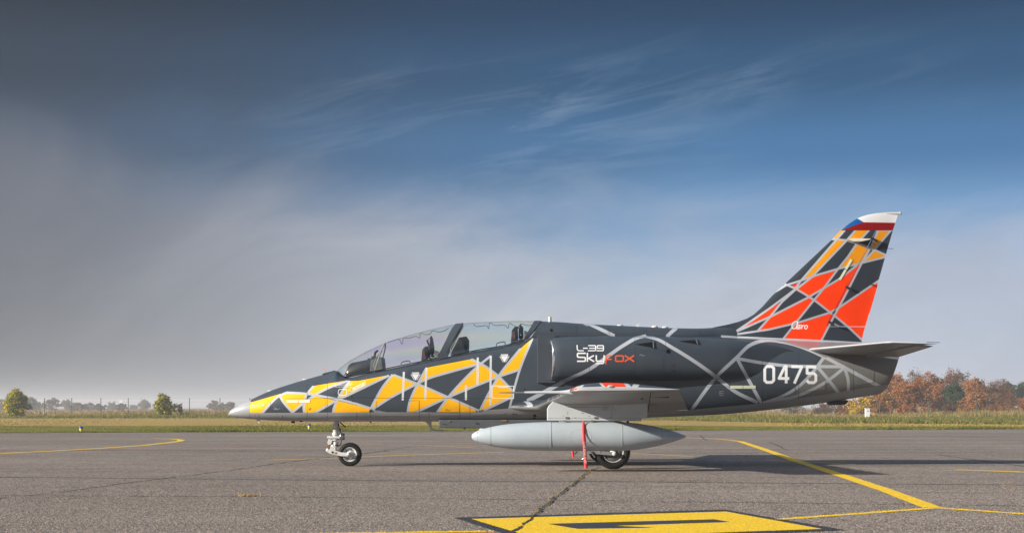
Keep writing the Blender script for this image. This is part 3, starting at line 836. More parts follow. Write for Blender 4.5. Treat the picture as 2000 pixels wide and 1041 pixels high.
def frame_shell(name, i0, i1, out, m):
    """a hoop with thickness between two canopy stations"""
    rr = can_rings[i0 * SUB:i1 * SUB + 1]
    c = [Vector((sum(p[0] for p in r) / len(r), 0, min(p[2] for p in r))) for r in rr]
    def off(r, cc, d): return [tuple(Vector(p) + Vector((0, p[1], max(0.02, p[2] - cc.z))).normalized() * d) for p in r]
    A = [off(r, cc, out) for r, cc in zip(rr, c)]; B = [off(r, cc, -0.022) for r, cc in zip(rr, c)]
    mb = MB(); n = len(rr[0]); k = len(rr)
    mb.add([p for r in A for p in r], grid_faces(k, n, False), 0, True)
    mb.add([p for r in B for p in r], grid_faces(k, n, False), 0, True)
    mb.add(A[0] + B[0], grid_faces(2, n, False)); mb.add(A[-1] + B[-1], grid_faces(2, n, False))
    return mb.build(name, m, JET)
ws_ = shell(0, 5).build('windscreen', M_glass, JET)
fc_ = shell(6, 9).build('front_canopy', M_glass, JET)
rc_ = shell(10, 14).build('rear_canopy', M_glass, JET)
M_archm = mat('windscreen_arch_pale', (0.22, 0.22, 0.22), 0.3, noise=.05)
frame_shell('windscreen_arch', 5, 6, 0.003, M_archm)
frame_shell('centre_frame', 9, 10, 0.010, M_dark)
frame_shell('rear_frame', 14, 15, 0.008, M_dark)
# sealing edges of the panes
def edge_on_glass(pts, r, m, name, parent, inset=0.004):
    q = smooth_line(pts, 6); out = []
    for x, y in q:
        l, nr = hit(x, y, GLASS_TREE)
        if l is None: continue
        out.append(l - nr * inset)
    if len(out) > 2: return MB().tube(out, r, 5).build(name, m, parent)
edge_on_glass([(752, 673), (742, 686), (733, 703), (730, 716), (734, 721), (745, 721), (790, 711), (846, 699), (856, 690), (880, 645), (884, 638)], 0.006, M_archm, 'pane_seal', fc_)
edge_on_glass([(906, 636), (892, 662), (880, 683), (881, 692), (890, 692), (940, 682.5), (1000, 671.5), (1021, 663), (1035, 648), (1041, 634)], 0.006, M_archm, 'pane_seal', rc_)
# detonating cord waves under the roof of each pane
edge_on_glass([(757, 668), (770, 663.5), (779, 662), (785, 671.5), (788.5, 660.5), (800, 659.5), (814, 656.5), (819.5, 660), (821, 650.5), (832, 653), (841, 650.5), (843.5, 646), (856, 648), (871, 644), (876, 640)], 0.005, M_cable, 'canopy_cord', fc_)
edge_on_glass([(925, 632), (928, 636), (940, 636.5), (951, 636), (954, 641.5), (957, 630), (965, 634.5), (988, 636), (992, 640.5), (995, 631), (1005, 636), (1013, 638), (1018, 632.5), (1030, 635.5), (1040, 634)], 0.005, M_cable, 'canopy_cord', rc_)
edge_on_glass([(692, 732.5), (731, 724.2), (800, 710.2), (853, 699.2)], 0.008, M_cable, 'pane_gasket', fc_, -.003)
edge_on_glass([(884, 692.3), (940, 682), (1000, 670.6), (1021, 663.6)], 0.008, M_cable, 'pane_gasket', rc_, -.003)
for hx, hy, par in ((792, 708.5, fc_), (978, 671.5, rc_)):
    pts = []
    for dx, dy in ((-9, 4.6), (-8, -.5), (-5, -2), (0, -3), (6, -4.2), (8, -3.4), (9, 1)):
        pts.append(P(hx + dx, hy + dy, -0.40))
    MB().tube(pts, 0.008, 6).build('grab_handle', M_cable, par)
# ---- cockpit interior
def slab(poly, hy, Y=0.0): return MB().prism([((x - CX) * DEP / FPX, CAMH + (HOR - y) * DEP / FPX) for x, y in poly], -hy, hy)
slab([(674, 737), (684, 714), (690, 709.5), (728, 701.5), (749, 698), (749, 722)], 0.27).build('instrument_coaming', M_cockpit, JET, bevel=0.012)
slab([(726, 726), (728, 704), (749, 700), (751, 722)], 0.31).build('instrument_panel', M_panel, JET, bevel=0.01)
hud = MB()
for y in (-.07, .07):
    hud.tube([P(730, 702, 0) + Vector((0, y, 0)), P(733, 688, 0) + Vector((0, y, 0)), P(738, 684, 0) + Vector((0, y, 0))], 0.015, 6)
    hud.tube([P(738, 700, 0) + Vector((0, y, 0)), P(745, 684, 0) + Vector((0, y, 0))], 0.013, 6)
hud.box(P(734, 700, 0), (0.13, 0.2, 0.07)); hud.box(P(722, 702.5, 0), (0.06, 0.12, 0.05))
hud.build('head_up_display', M_cockpit, JET)
slab([(880, 694), (884, 685), (897, 660.5), (912, 658), (916, 664), (915.5, 690)], 0.25).build('instrument_coaming', M_cockpit, JET, bevel=0.012)
def ejection_seat(dx, dy, bd=0):
    T = lambda pts: [(x + dx, y + dy) for x, y in pts]
    s = slab(T([(823, 712), (826, 683), (831, 677), (836.5, 676.5), (838, 690), (838, 712)]), 0.17).build('ejection_seat', M_cockpit, JET, bevel=0.012)
    slab(T([(838.6, 712), (839, 680), (840, 664 + bd), (842, 655 + bd), (845, 660 + bd), (848, 678), (849, 712)]), 0.10).build('seat_rail', M_cockpit, s, bevel=0.006)
    slab(T([(849.5, 708), (849.5, 684), (857.5, 687), (857, 697), (853, 705)]), 0.15).build('parachute_box', M_panel, s, bevel=0.01)
    for y in (-.175, .175):
        MB().box(P(829 + dx, 694 + dy, 0) + Vector((0, y, 0)), (0.05, 0.03, 0.13), Matrix.Rotation(-.15, 3, 'Y')).build('harness_strap', M_strap, s)
    mb = MB(); rnd = random.Random(int(dx) + 3)
    for i in range(9):
        mb.box(P(843 + dx + rnd.uniform(-5, 12), 699 + dy + rnd.uniform(-7, 4), 0) + Vector((0, -.18, 0)), (.012, .012, .012))
    tag(mb.build('seat_fittings', M_white, s), kind='stuff')
    mb = MB().tube([P(834 + dx, 664 + dy + bd, 0), P(839 + dx, 678 + dy, 0)], .016, 6).tube([P(842 + dx, 657 + dy + bd, 0), P(835 + dx, 665 + dy + bd, 0)], .006, 5)
    mb.build('canopy_breaker', M_cockpit, s)
ejection_seat(0, 0); ejection_seat(174, -38, 15)

# ---- lifting surfaces
def foil(c): return (0.2969 * math.sqrt(max(c, 0)) - 0.126 * c - 0.3516 * c ** 2 + 0.2843 * c ** 3 - 0.1036 * c ** 4) / 0.1
def foil_piece(secs, c0, c1, nx=14, mb=None, split=True):
    """secs: (Y, xLE, xTE, zLE, zTE, t_upper, t_lower). material 0 top, 1 underside, 2 end"""
    mb = mb or MB()
    cs = [c0 + (c1 - c0) * (1 - math.cos(math.pi * i / nx)) / 2 for i in range(nx + 1)]
    up, lo = [], []
    for (Y, xl, xt, zl, zt, tu, tl) in secs:
        up.append([(xl + (xt - xl) * c, Y, zl + (zt - zl) * c + tu * foil(c) + .0008) for c in cs])
        lo.append([(xl + (xt - xl) * c, Y, zl + (zt - zl) * c - tl * foil(c) - .0008) for c in cs])
    n = nx + 1; k = len(secs)
    mb.add([p for r in up for p in r], grid_faces(k, n, False), 0, True)
    mb.add([p for r in lo for p in r], grid_faces(k, n, False), 1, True)
    for j in (0, nx): mb.add([r[j] for r in up] + [r[j] for r in lo], grid_faces(2, k, False), 1)
    for i in (0, -1): mb.add(up[i] + lo[i], grid_faces(2, n, False), 2)
    return mb
def lerp_sec(a, b, Y):
    f = (Y - a[0]) / (b[0] - a[0]); return tuple(p + (q - p) * f for p, q in zip(a, b))

WR = (-0.62, 0.37, 2.86, 0.985, 0.935, .165, .10)
WT = (-4.30, 0.825, 2.30, 1.205, 1.222, .105, .035)
# sheet for the wing's top, laid out in plan, and for the tip cap, laid out from the side
PLAN = Sheet(0, 0, 400, 500, 3, (.026, .034, .045))                 # 100 units a metre: x -> (X+0.5), y -> |Y|
def draw_plan():
    L = lambda p, w=5: PLAN.line(p, w, (.26, .28, .31))
    for q in [[(115, 380), (150, 330), (235, 340), (230, 430), (150, 430)], [(130, 240), (250, 180), (300, 260), (180, 290)], [(270, 330), (275, 430), (230, 430)],
              [(127, 433), (152, 398), (160, 440)]]:
        PLAN.poly(q, ORA)
    for p in [[(66, 40), (82, 62)], [(150, 150), (160, 290), (115, 390)], [(130, 240), (250, 180), (330, 60)], [(80, 170), (130, 240), (180, 290), (300, 260)],
              [(100, 330), (150, 330), (235, 340), (290, 420)], [(150, 330), (150, 440)], [(235, 340), (230, 440)], [(150, 90), (220, 60), (250, 180)], [(95, 260), (130, 240)], [(110, 300), (180, 290)],
              [(115, 380), (150, 430)], [(200, 20), (300, 150)], [(300, 260), (340, 200)]]:
        L(p)
draw_plan()
IM_plan = PLAN.image('wing_top_paint')
M_wtop = paint_mat('faceted_wing_top_paint', IM_plan, 0.34, 0.2)
def plan_uv(co): return (co[:, 0] + 0.5) * 100 / 400, 1 - np.abs(co[:, 1]) * 100 / 500
TIP = Sheet(1080, 720, 1340, 800, 5, LGREY)
def tipP(pts):  # photograph points on the tip plane to the side sheet
    out = []
    for x, y in pts:
        p = P(x, y, -4.40); out.append(ortho(p.x, p.z))
    return out
def draw_tip():
    TIP.poly(tipP([(1000, 757), (1136, 756), (1222, 756.4), (1330, 760.5), (1330, 800), (1000, 800)]), (0.36, 0.37, 0.38))
    for q, c in [([(1137, 756), (1150, 742), (1166, 742), (1175.5, 754.6)], DARK), ([(1170, 743), (1182, 755.2), (1222.5, 755.7), (1217, 743)], ORA),
                 ([(1224, 744), (1232.6, 755.4), (1243, 744)], DARK), ([(1245, 756.2), (1253, 747), (1260, 744), (1327, 758), (1327, 760)], DARK),
                 ([(1112, 763), (1120, 756), (1124, 755), (1118, 762.5)], ORA), ([(1121, 761.5), (1128, 753), (1131, 753), (1126, 760.5)], ORA)]:
        TIP.poly(tipP(q), c)
draw_tip()
tx0, tx1, ty0, ty1 = TIP.x0, TIP.x1, TIP.y0, TIP.y1
M_tip = paint_mat('faceted_wing_tip_paint', TIP.image('wing_tip_paint'), 0.3)

def mirror(secs, sg): return [(sg * abs(s[0]),) + tuple(s[1:]) for s in secs]
def wing(sg):
    WM = [M_wtop, M_under, M_under]
    root = [(-0.30, -0.20, 3.02, .985, .93, .12, .06), (-0.44, -0.06, 2.96, .985, .932, .135, .075), (-0.53, 0.16, 2.90, .985, .934, .15, .09), WR]
    main = root + [lerp_sec(WR, WT, y) for y in (-1.2, -2.0, -2.8, -3.6)] + [WT]
    w = foil_piece(mirror(main, sg), 0.0, 0.735, 22).build('wing', WM, JET, uv=plan_uv)
    a, b, c = lerp_sec(WR, WT, -0.70), lerp_sec(WR, WT, -2.55), lerp_sec(WR, WT, -2.57)
    foil_piece(mirror([a, lerp_sec(WR, WT, -1.6), b], sg), 0.742, 1.0, 8).build('flap', WM, w, uv=plan_uv)
    foil_piece(mirror([c, lerp_sec(WR, WT, -3.4), lerp_sec(WR, WT, -4.29)], sg), 0.742, 1.0, 8).build('aileron', WM, w, uv=plan_uv)
    # fixed trailing strip beside the fuselage
    foil_piece(mirror(root, sg), 0.735, 1.0, 8).build('wing_root_fairing', WM, w, uv=plan_uv)
    # rounded tip cap
    cap = []
    for f in (0, .25, .5, .7, .85, .95, 1.0):
        k = math.sqrt(max(0.0004, 1 - f * f)); Y = -4.302 - 0.15 * f
        cap.append((Y, WT[1] + .05 * (1 - k) + .02, WT[2] - .012 * (1 - k), WT[3], WT[4], WT[5] * (0.25 + .75 * k) * (1 if f < 1 else .05), WT[6] * k))
    mb = MB()
    foil_piece(mirror(cap, sg), 0.0, 1.0, 22, mb)
    mb.m = [0] * len(mb.m)
    mb.build('wing_tip', M_tip, w, uv=TIP.uv())
    # flap hinge fairings and slots
    for y in (-1.1, -2.1):
        s = lerp_sec(WR, WT, y); x = s[1] + (s[2] - s[1]) * .72
        MB().box((x, sg * -y, s[3] - .05), (.30, .035, .03)).build('hinge_fairing', M_under, w)
    s = lerp_sec(WR, WT, -3.3); x = s[1] + (s[2] - s[1]) * .74
    MB().box((x + .06, sg * 3.3, s[3] - .022), (.42, .03, .014)).box((x - .12, sg * 3.3, s[3] - .034), (.03, .02, .04)).build('hinge_fairing', M_blackp, w)
    return w
WN = wing(-1); WF = wing(1)
# probe, lamp and light on the near wing
MB().tube([P(974, 766.6, -4.05), P(1000, 766.4, -4.05), P(1024, 766.3, -4.05)], [.006, .011, .013], 8).build('pitot_tip', M_steel, WN)
MB().tube([P(1024, 766.3, -4.05), P(1040, 766.2, -4.05), P(1092, 766, -4.05), P(1103, 766, -4.05), P(1118, 765.5, -4.05)], [.015, .019, .022, .03, .045], 10).build('pitot_boom', M_grey, WN)
def ellipsoid(mb, c, r, n=14, m=8, mi=0):
    c = Vector(c); vs_, fs_ = [], []
    for i in range(m + 1):
        a = math.pi * i / m
        for k in range(n):
            b = 2 * math.pi * k / n
            vs_.append(c + Vector((r[0] * math.cos(a), r[1] * math.sin(a) * math.cos(b), r[2] * math.sin(a) * math.sin(b))))
    return mb.add(vs_, grid_faces(m + 1, n, True), mi, True)
ellipsoid(MB(), P(1192.5, 754.3, -4.44), (.045, .025, .02)).build('navigation_light', M_lens, WN)
ellipsoid(MB(), P(1132, 758.5, -4.36), (.06, .03, .035)).build('landing_lamp', M_lens, WN)
MB().tube([P(1327, 758.5, -4.2), P(1340, 755, -4.2)], .004, 5).build('static_wick', M_blackp, WN)

# ---- fin, rudder
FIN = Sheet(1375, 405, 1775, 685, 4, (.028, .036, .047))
def draw_fin():
    pl, ln = FIN.poly, FIN.line
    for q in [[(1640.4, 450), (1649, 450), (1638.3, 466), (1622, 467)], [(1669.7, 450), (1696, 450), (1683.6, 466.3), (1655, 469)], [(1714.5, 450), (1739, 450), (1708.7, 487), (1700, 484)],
              [(1632, 468), (1650, 470.5), (1586, 540), (1567, 547)], [(1672.5, 476), (1698, 484), (1681, 516), (1638, 524.5)], [(1708, 488.5), (1731, 498.7), (1727, 503), (1684, 513.5)]]: pl(q, (0.66, 0.25, 0.002))  # same paint as YEL, with the tail's dimmer light put into the colour
    for q in [[(1545, 559.5), (1560, 551.5), (1552, 563)], [(1555, 566), (1580, 545), (1632, 528.5), (1604, 567), (1579.6, 579.6)], [(1603, 568), (1638.4, 545), (1671, 520.5), (1680, 516), (1650.5, 575), (1630, 607), (1621, 609), (1589, 585.6)],
              [(1430, 651), (1500, 606), (1526, 589.5), (1505, 618)], [(1505, 619), (1579.6, 582), (1587, 587), (1555, 629), (1500, 644), (1479, 647)], [(1619, 611), (1629, 617), (1601.5, 667), (1530, 663), (1556, 631)],
              [(1719, 548), (1688, 664), (1681.6, 662), (1629, 616.5), (1636, 603)]]: pl(q, ORA)
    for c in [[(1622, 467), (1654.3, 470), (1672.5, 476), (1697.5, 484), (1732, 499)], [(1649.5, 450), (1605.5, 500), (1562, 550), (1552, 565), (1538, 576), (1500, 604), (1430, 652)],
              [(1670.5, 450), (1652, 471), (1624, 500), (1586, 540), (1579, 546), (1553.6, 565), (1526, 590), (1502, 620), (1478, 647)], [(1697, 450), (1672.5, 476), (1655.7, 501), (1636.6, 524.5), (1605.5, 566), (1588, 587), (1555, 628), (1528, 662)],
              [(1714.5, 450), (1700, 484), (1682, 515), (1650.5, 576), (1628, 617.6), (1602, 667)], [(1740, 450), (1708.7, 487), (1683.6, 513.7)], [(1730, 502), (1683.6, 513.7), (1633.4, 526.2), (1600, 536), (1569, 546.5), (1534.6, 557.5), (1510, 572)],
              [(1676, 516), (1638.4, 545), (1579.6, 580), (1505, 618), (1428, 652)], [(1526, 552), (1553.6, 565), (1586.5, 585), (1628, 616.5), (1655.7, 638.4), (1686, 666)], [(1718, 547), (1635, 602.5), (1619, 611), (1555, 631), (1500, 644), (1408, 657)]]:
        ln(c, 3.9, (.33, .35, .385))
    ln([(1400, 657.5), (1500, 662.5), (1604, 667), (1700, 671.5)], 5.5, LGREY)
    ln([(1638, 637.6), (1692, 637.6)], 1.0, LGREY)
    pl([(1600, 400), (1790, 400), (1790, 450.4), (1600, 450.4)], (0.20, 0.002, 0.003))
    pl([(1600, 380), (1790, 380), (1790, 435.8), (1685.7, 434.6), (1673, 426.2), (1640, 404)], (0.58, 0.58, 0.58))
    pl([(1630, 453), (1641.5, 450.4), (1685.9, 434.6), (1673.6, 426.3), (1640, 404), (1600, 440)], (0.004, 0.075, 0.25))
    # maker's script
    w = 1.5
    for c in [[(1557, 629.5), (1553, 628), (1548, 630), (1545, 636), (1546, 641), (1549.5, 642.5), (1553.5, 639), (1556.5, 630), (1554, 638.5), (1554, 642), (1556, 642.6)],
              [(1556.5, 640.5), (1560, 638.6), (1560.4, 635.6), (1558, 635.4), (1556.4, 638.6), (1557.2, 642), (1560, 642.2), (1562.5, 639.5)],
              [(1562.4, 635.4), (1564.6, 636), (1563.6, 642.6)], [(1564, 639.5), (1566.4, 636), (1569, 635.8)],
              [(1572.6, 635.6), (1570, 638), (1570, 641.6), (1572.4, 642.6), (1575, 640.2), (1575.4, 637), (1573.2, 635.6)]]:
        ln(smooth_line(c, 5), w, WHT)
draw_fin()
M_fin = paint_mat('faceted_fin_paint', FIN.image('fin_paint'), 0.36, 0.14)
FL = [(676, 1388), (660, 1400), (648, 1398), (639.5, 1392), (634, 1420), (628.6, 1441), (622, 1459), (614, 1472.6), (600, 1488), (577.5, 1508), (553, 1534.5), (520, 1569.5), (490, 1601.5), (464.5, 1628.6), (450.6, 1642.2)]
FTIP = [(450.4, 1642.5), (448, 1645), (438, 1657), (430, 1668.5), (424, 1681), (419.5, 1695), (416.5, 1712), (415.4, 1728)]
yl = np.array([a for a, b in FL + FTIP[1:]])[::-1]; xl = np.array([b for a, b in FL + FTIP[1:]])[::-1]
def fin_le(y): return float(np.interp(y, yl, xl))
def fin_te(y): return float(np.interp(y, [414, 420, 452, 551, 661, 672], [1754.5, 1753.6, 1743.2, 1714.8, 1683, 1683]))
def hinge(y): return float(np.interp(y, [440, 452, 628.6, 665, 680], [1715.3, 1709.3, 1616.5, 1603, 1598]))
def fin_half(x, y):
    le = fin_le(min(y, 628)) if y > 628 else fin_le(y)
    te = fin_te(y); c = min(max((x - le) / (te - le), 0.0), 1.0)
    T = np.interp(y, [415, 450, 628, 680], [.016, .030, .082, .088])
    t = T * foil(c) if c > 0 else 0.006
    if y > 628 and x < le + 20: t = max(t, 0.01)
    return max(0.004, t)
def fin_slab(name, ys, fa, fb, m, parent, nx=14, rounded=None):
    mb = MB(); L_, R_ = [], []
    for y in ys:
        a, b = fa(y), fb(y); rl, rr = [], []
        for i in range(nx + 1):
            x = a + (b - a) * (1 - math.cos(math.pi * i / nx)) / 2
            t = fin_half(x, y) * (rounded(y) if rounded else 1)
            if i == 0 and fa is fin_le: t = 0.004
            p = P(x, y, 0); rl.append((p.x, -t, p.z)); rr.append((p.x, t, p.z))
        L_.append(rl); R_.append(rr)
    n, k = nx + 1, len(ys)
    mb.add([p for r in L_ for p in r], grid_faces(k, n, False), 0, True); mb.add([p for r in R_ for p in r], grid_faces(k, n, False), 0, True)
    for j in (0, nx): mb.add([r[j] for r in L_] + [r[j] for r in R_], grid_faces(2, k, False), 0)
    for i in (0, -1): mb.add(L_[i] + R_[i], grid_faces(2, n, False), 0)
    return mb.build(name, m, parent, uv=FIN.uv())
ys_all = [676, 668, 660, 654, 648, 643, 639.5, 637, 634, 631, 628.6, 625, 622, 618, 614, 607, 600, 588, 577.5, 565, 553, 536, 520, 505, 490, 477, 464.5, 457, 450.6]
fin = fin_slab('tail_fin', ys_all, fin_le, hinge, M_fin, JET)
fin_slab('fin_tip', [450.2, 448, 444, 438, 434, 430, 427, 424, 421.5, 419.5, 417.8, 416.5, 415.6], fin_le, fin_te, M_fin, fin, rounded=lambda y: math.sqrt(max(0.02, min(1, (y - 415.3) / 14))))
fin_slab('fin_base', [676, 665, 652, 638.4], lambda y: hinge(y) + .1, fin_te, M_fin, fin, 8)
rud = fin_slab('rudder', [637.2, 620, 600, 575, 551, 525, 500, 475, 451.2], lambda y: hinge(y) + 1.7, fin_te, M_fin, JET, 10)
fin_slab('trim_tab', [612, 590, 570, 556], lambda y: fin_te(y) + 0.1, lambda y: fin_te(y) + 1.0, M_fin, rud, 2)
MB().tube([P(1730, 416.2), P(1752, 417), P(1757, 417)], [.012, .022, .022], 10).build('fairing_rod', M_grey, fin)
ellipsoid(MB(), P(1758.3, 416.9), (.028, .026, .032)).build('tail_light', M_lens, fin)
for x, y, r in ((1706, 469, .02), (1656, 563.5, .026), (1622, 631.5, .024)):
    mb = MB().box(P(x, y) + Vector((0, -.055, 0)), (.11, .05, .035), Matrix.Rotation(.5, 3, 'Y')); mb.build('hinge_bracket', M_blackp, fin)
MB().box(P(1632, 635.6) + Vector((0, -.07, 0)), (.09, .05, .03), Matrix.Rotation(.5, 3, 'Y')).build('hinge_bracket', M_steel, fin)
# blade aerial on the fin, and strip lights
q = [P(1653, 470, 0), P(1664, 467.4, 0), P(1696, 468.2, 0), P(1696, 469.6, 0), P(1680, 473.2, 0), P(1662, 473.6, 0)]
MB().prism([(p.x, p.z) for p in q], -.15, -.02).build('blade_aerial', M_cream, fin, bevel=.004)
for a, b in (((1660.3, 506.4), (1649.4, 525)), ((1648.8, 526), (1637, 545.5))):
    d = Vector((b[0] - a[0], b[1] - a[1])); nn = Vector((-d.y, d.x)).normalized() * -4.4
    pts = [a, b, (b[0] + nn.x, b[1] + nn.y), (a[0] + nn.x, a[1] + nn.y)]
    vs_ = [tuple(P(x, y, 0) + Vector((0, -fin_half(x, y) - o_, 0))) for o_ in (.008, -.003) for x, y in pts]
    MB().add(vs_, [(0, 1, 2, 3)] + [(i, (i + 1) % 4, 4 + (i + 1) % 4, 4 + i) for i in range(4)]).build('formation_strip', M_strip, fin)
MB().tube([P(1734, 485.5), P(1744, 486)], .004, 5).build('static_wick', M_blackp, rud)
MB().box(P(1704, 556.5) + Vector((0, -.03, 0)), (.05, .02, .02)).build('tab_horn', M_blackp, rud)

# ---- tailplane
TR = (-0.26, 4.86, 6.36, 1.925, 1.835, .055, .055)
TT = (-2.16, 5.66, 6.42, 1.960, 1.945, .030, .026)
M_tailtop = mat('tailplane_top_paint', (0.55, 0.30, 0.26), 0.3, noise=.3, nscale=1.2)
def tailplane(sg):
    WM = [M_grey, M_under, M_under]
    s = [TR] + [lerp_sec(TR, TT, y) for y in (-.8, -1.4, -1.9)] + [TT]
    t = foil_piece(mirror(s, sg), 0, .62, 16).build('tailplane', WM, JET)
    e = [lerp_sec(TR, TT, y) for y in (-.36, -1.0, -1.6, -2.14)]
    droop = [(a[0], a[1], a[2], a[3] , a[4] - .035, a[5], a[6]) for a in e]
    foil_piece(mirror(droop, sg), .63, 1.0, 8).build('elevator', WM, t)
    cap = []
    for f in (0, .4, .7, .9, 1.0):
        k = math.sqrt(max(0.001, 1 - f * f)); cap.append((TT[0] - .001 - .07 * f, TT[1] + .10 * f, TT[2] + .03, TT[3], TT[4] - .004, TT[5] * k, TT[6] * k))
    foil_piece(mirror(cap, sg), 0, 1.0, 14).build('tailplane_tip', WM, t)
    # balance horn and the hinge line fittings
    for y in (-.7, -1.2, -1.7):
        a = lerp_sec(TR, TT, y); x = a[1] + (a[2] - a[1]) * .62
        MB().box((x, sg * -y, a[3] - .05), (.12, .02, .028)).build('elevator_hinge', M_under, t)
    MB().tube([(6.30, sg * 2.2, 1.966), (6.50, sg * 2.2, 1.962)], .004, 5).build('static_wick', M_blackp, t)
    return t
tailplane(-1); tailplane(1)
# tail underside fairing
q = [P(1615, 783), P(1652, 781), P(1655, 783), P(1650, 789.5), P(1621, 791.5), P(1617, 789)]
MB().prism([(p.x, p.z) for p in q], -.10, .10).build('tail_bumper', M_blackp, JET, bevel=.01)

# ---- pylons, tanks
TY = 2.30; TS = FPX / (DEP - TY)
TANK = [(921, 0.001), (921.6, 3.2), (923.5, 5.8), (928, 8.9), (935, 12.2), (947, 15.8), (959, 18.6), (980, 22.4), (1000, 24.8), (1020, 26.3), (1045, 27.6), (1075, 28.3), (1140, 28.3), (1213, 28.0), (1240, 26.0), (1262, 22.8), (1285, 18.3), (1305, 13.2), (1322, 8), (1334, 3.6), (1339, 1.2), (1340, .001)]
def tank(sg):
    X = lambda px: (px - CX) / TS
    zc = CAMH + (HOR - 852) / TS; c = (0, sg * TY, zc)
    T = np.asarray(TANK); q = np.concatenate([np.linspace(T[i, 0], T[i + 1, 0], 4, endpoint=False) for i in range(len(T) - 1)] + [[T[-1, 0]]])
    rr = pchip(T[:, 0], T[:, 1], q)
    o = MB().lathe(c, (1, 0, 0), [(max(.0005, r / TS), X(x)) for x, r in zip(q, rr)], 48).build('drop_tank', M_tank, JET)
    for px, w, h, m in ((932.5, .003, .0006, M_seal), (959, .004, .0008, M_seal), (1075, .008, .004, M_tank), (1213, .007, .003, M_tank), (1291, .003, .0006, M_seal)):
        r = float(pchip(T[:, 0], T[:, 1], [px])[0]) / TS
        MB().lathe(c, (1, 0, 0), [(r - .004, X(px) - w), (r + h, X(px) - w), (r + h, X(px) + w), (r - .004, X(px) + w)], 48, smooth=False).build('tank_seam', m, o)
    # oval hatch with its ring of screws on the side
    n = 30; rv = MB(); r0 = 28.3 / TS
    for i in range(n):
        a = 2 * math.pi * i / n
        dz = math.sin(a) * 14.5 / TS; x = X(1132) + math.cos(a) * 21 / TS
        yy = math.sqrt(r0 * r0 - dz * dz)
        nr = Vector((0, sg * yy, dz)).normalized()
        rv.lathe(Vector((x, sg * TY, zc)) + Vector((0, sg * yy, dz)) - nr * .002, nr, [(.007, 0), (.006, .0045), (.0005, .005)], 6)
    tag(rv.build('hatch_screws', M_tank, o), kind='stuff')
    # the lengthwise weld and the fins at the tail
    MB().tube([(X(px), sg * (TY + math.sqrt((float(pchip(T[:, 0], T[:, 1], [px])[0]) / TS) ** 2 - .018 ** 2) - .0012), zc + .018) for px in range(962, 1076, 7)], .0030, 5).build('weld_line', M_tank, o)
    for s2 in (-1, 1):
        MB().add([(X(1293), c[1], zc + .004), (X(1338), c[1], zc + .004), (X(1338), c[1] + s2 * .05, zc + .004), (X(1310), c[1] + s2 * .17, zc + .004),
                  (X(1293), c[1], zc - .004), (X(1338), c[1], zc - .004), (X(1338), c[1] + s2 * .05, zc - .004), (X(1310), c[1] + s2 * .17, zc - .004)],
                 [(0, 1, 2, 3), (7, 6, 5, 4), (0, 4, 5, 1), (1, 5, 6, 2), (2, 6, 7, 3), (3, 7, 4, 0)]).build('tank_fin', M_tank, o)
    MB().tube([(X(1304), c[1], zc + .09), (X(1299), c[1], zc + .125)], .004, 5).build('static_wick', M_blackp, o)
    MB().tube([(X(1226), c[1] , zc + .2), (X(1226), c[1], zc + .235)], .02, 8).build('tank_fitting', M_blackp, o)
    # pylon
    y0 = sg * TY
    q = [(1068.5, 798), (1072, 791.5), (1080, 783.5), (1090, 775), (1180, 770), (1264, 782), (1264, 816.3), (1252.5, 816.6), (1252.5, 822), (1068.5, 821.2)]
    pts = [((x - CX) / TS, CAMH + (HOR - y) / TS) for x, y in q]
    p = MB().prism(pts, y0 - .055, y0 + .055).build('weapon_pylon', M_grey, JET, bevel=.012)
    f = lambda x, y: Vector(((x - CX) / TS, sg * (TY + .056), CAMH + (HOR - y) / TS))
    for a, b in (((1069, 816), (1250, 816.6)), ((1105, 785), (1105, 793)), ((1108, 795), (1200, 795))):
        MB().tube([f(*a), f(*b)], .0025, 4).build('pylon_seam', M_seal, p)
    for x, y in ((1107, 815.6), (1163, 815.6)):
        MB().box(f(x, y), (.045, .02, .03)).build('sway_brace', M_panel, p)
        MB().box(f(x + (-4 if x < 1130 else -7), y + 6), (.035, .03, .02)).build('sway_brace', M_panel, p)
    MB().tube([f(1191.5, 793), f(1191.5, 815)], .014, 8).build('pylon_fairing', M_grey, p)
    mb = MB()
    for x, y in ((1136, 806), (1139, 806.5), (1123, 815), (1108, 805), (1108, 808), (1165, 806), (1202, 801), (1202, 808), (1234, 800), (1234, 808), (1100, 812), (1150, 812), (1244, 806), (1250, 806)):
        mb.box(f(x, y), (.008, .006, .008))
    tag(mb.build('pylon_screws', M_blackp, p), kind='stuff')
    mb = MB().tube([f(1181, 793), f(1181, 799)], .01, 6).tube([f(1177, 797.5), f(1185, 796)], .008, 6).tube([f(1178, 801), f(1184, 801)], .012, 6)
    mb.build('jettison_fitting', M_steel, p)
    MB().box(f(1193, 814.5), (.022, .01, .022)).build('warning_tab', M_brass, p)
    return p
PY = tank(-1); tank(1)

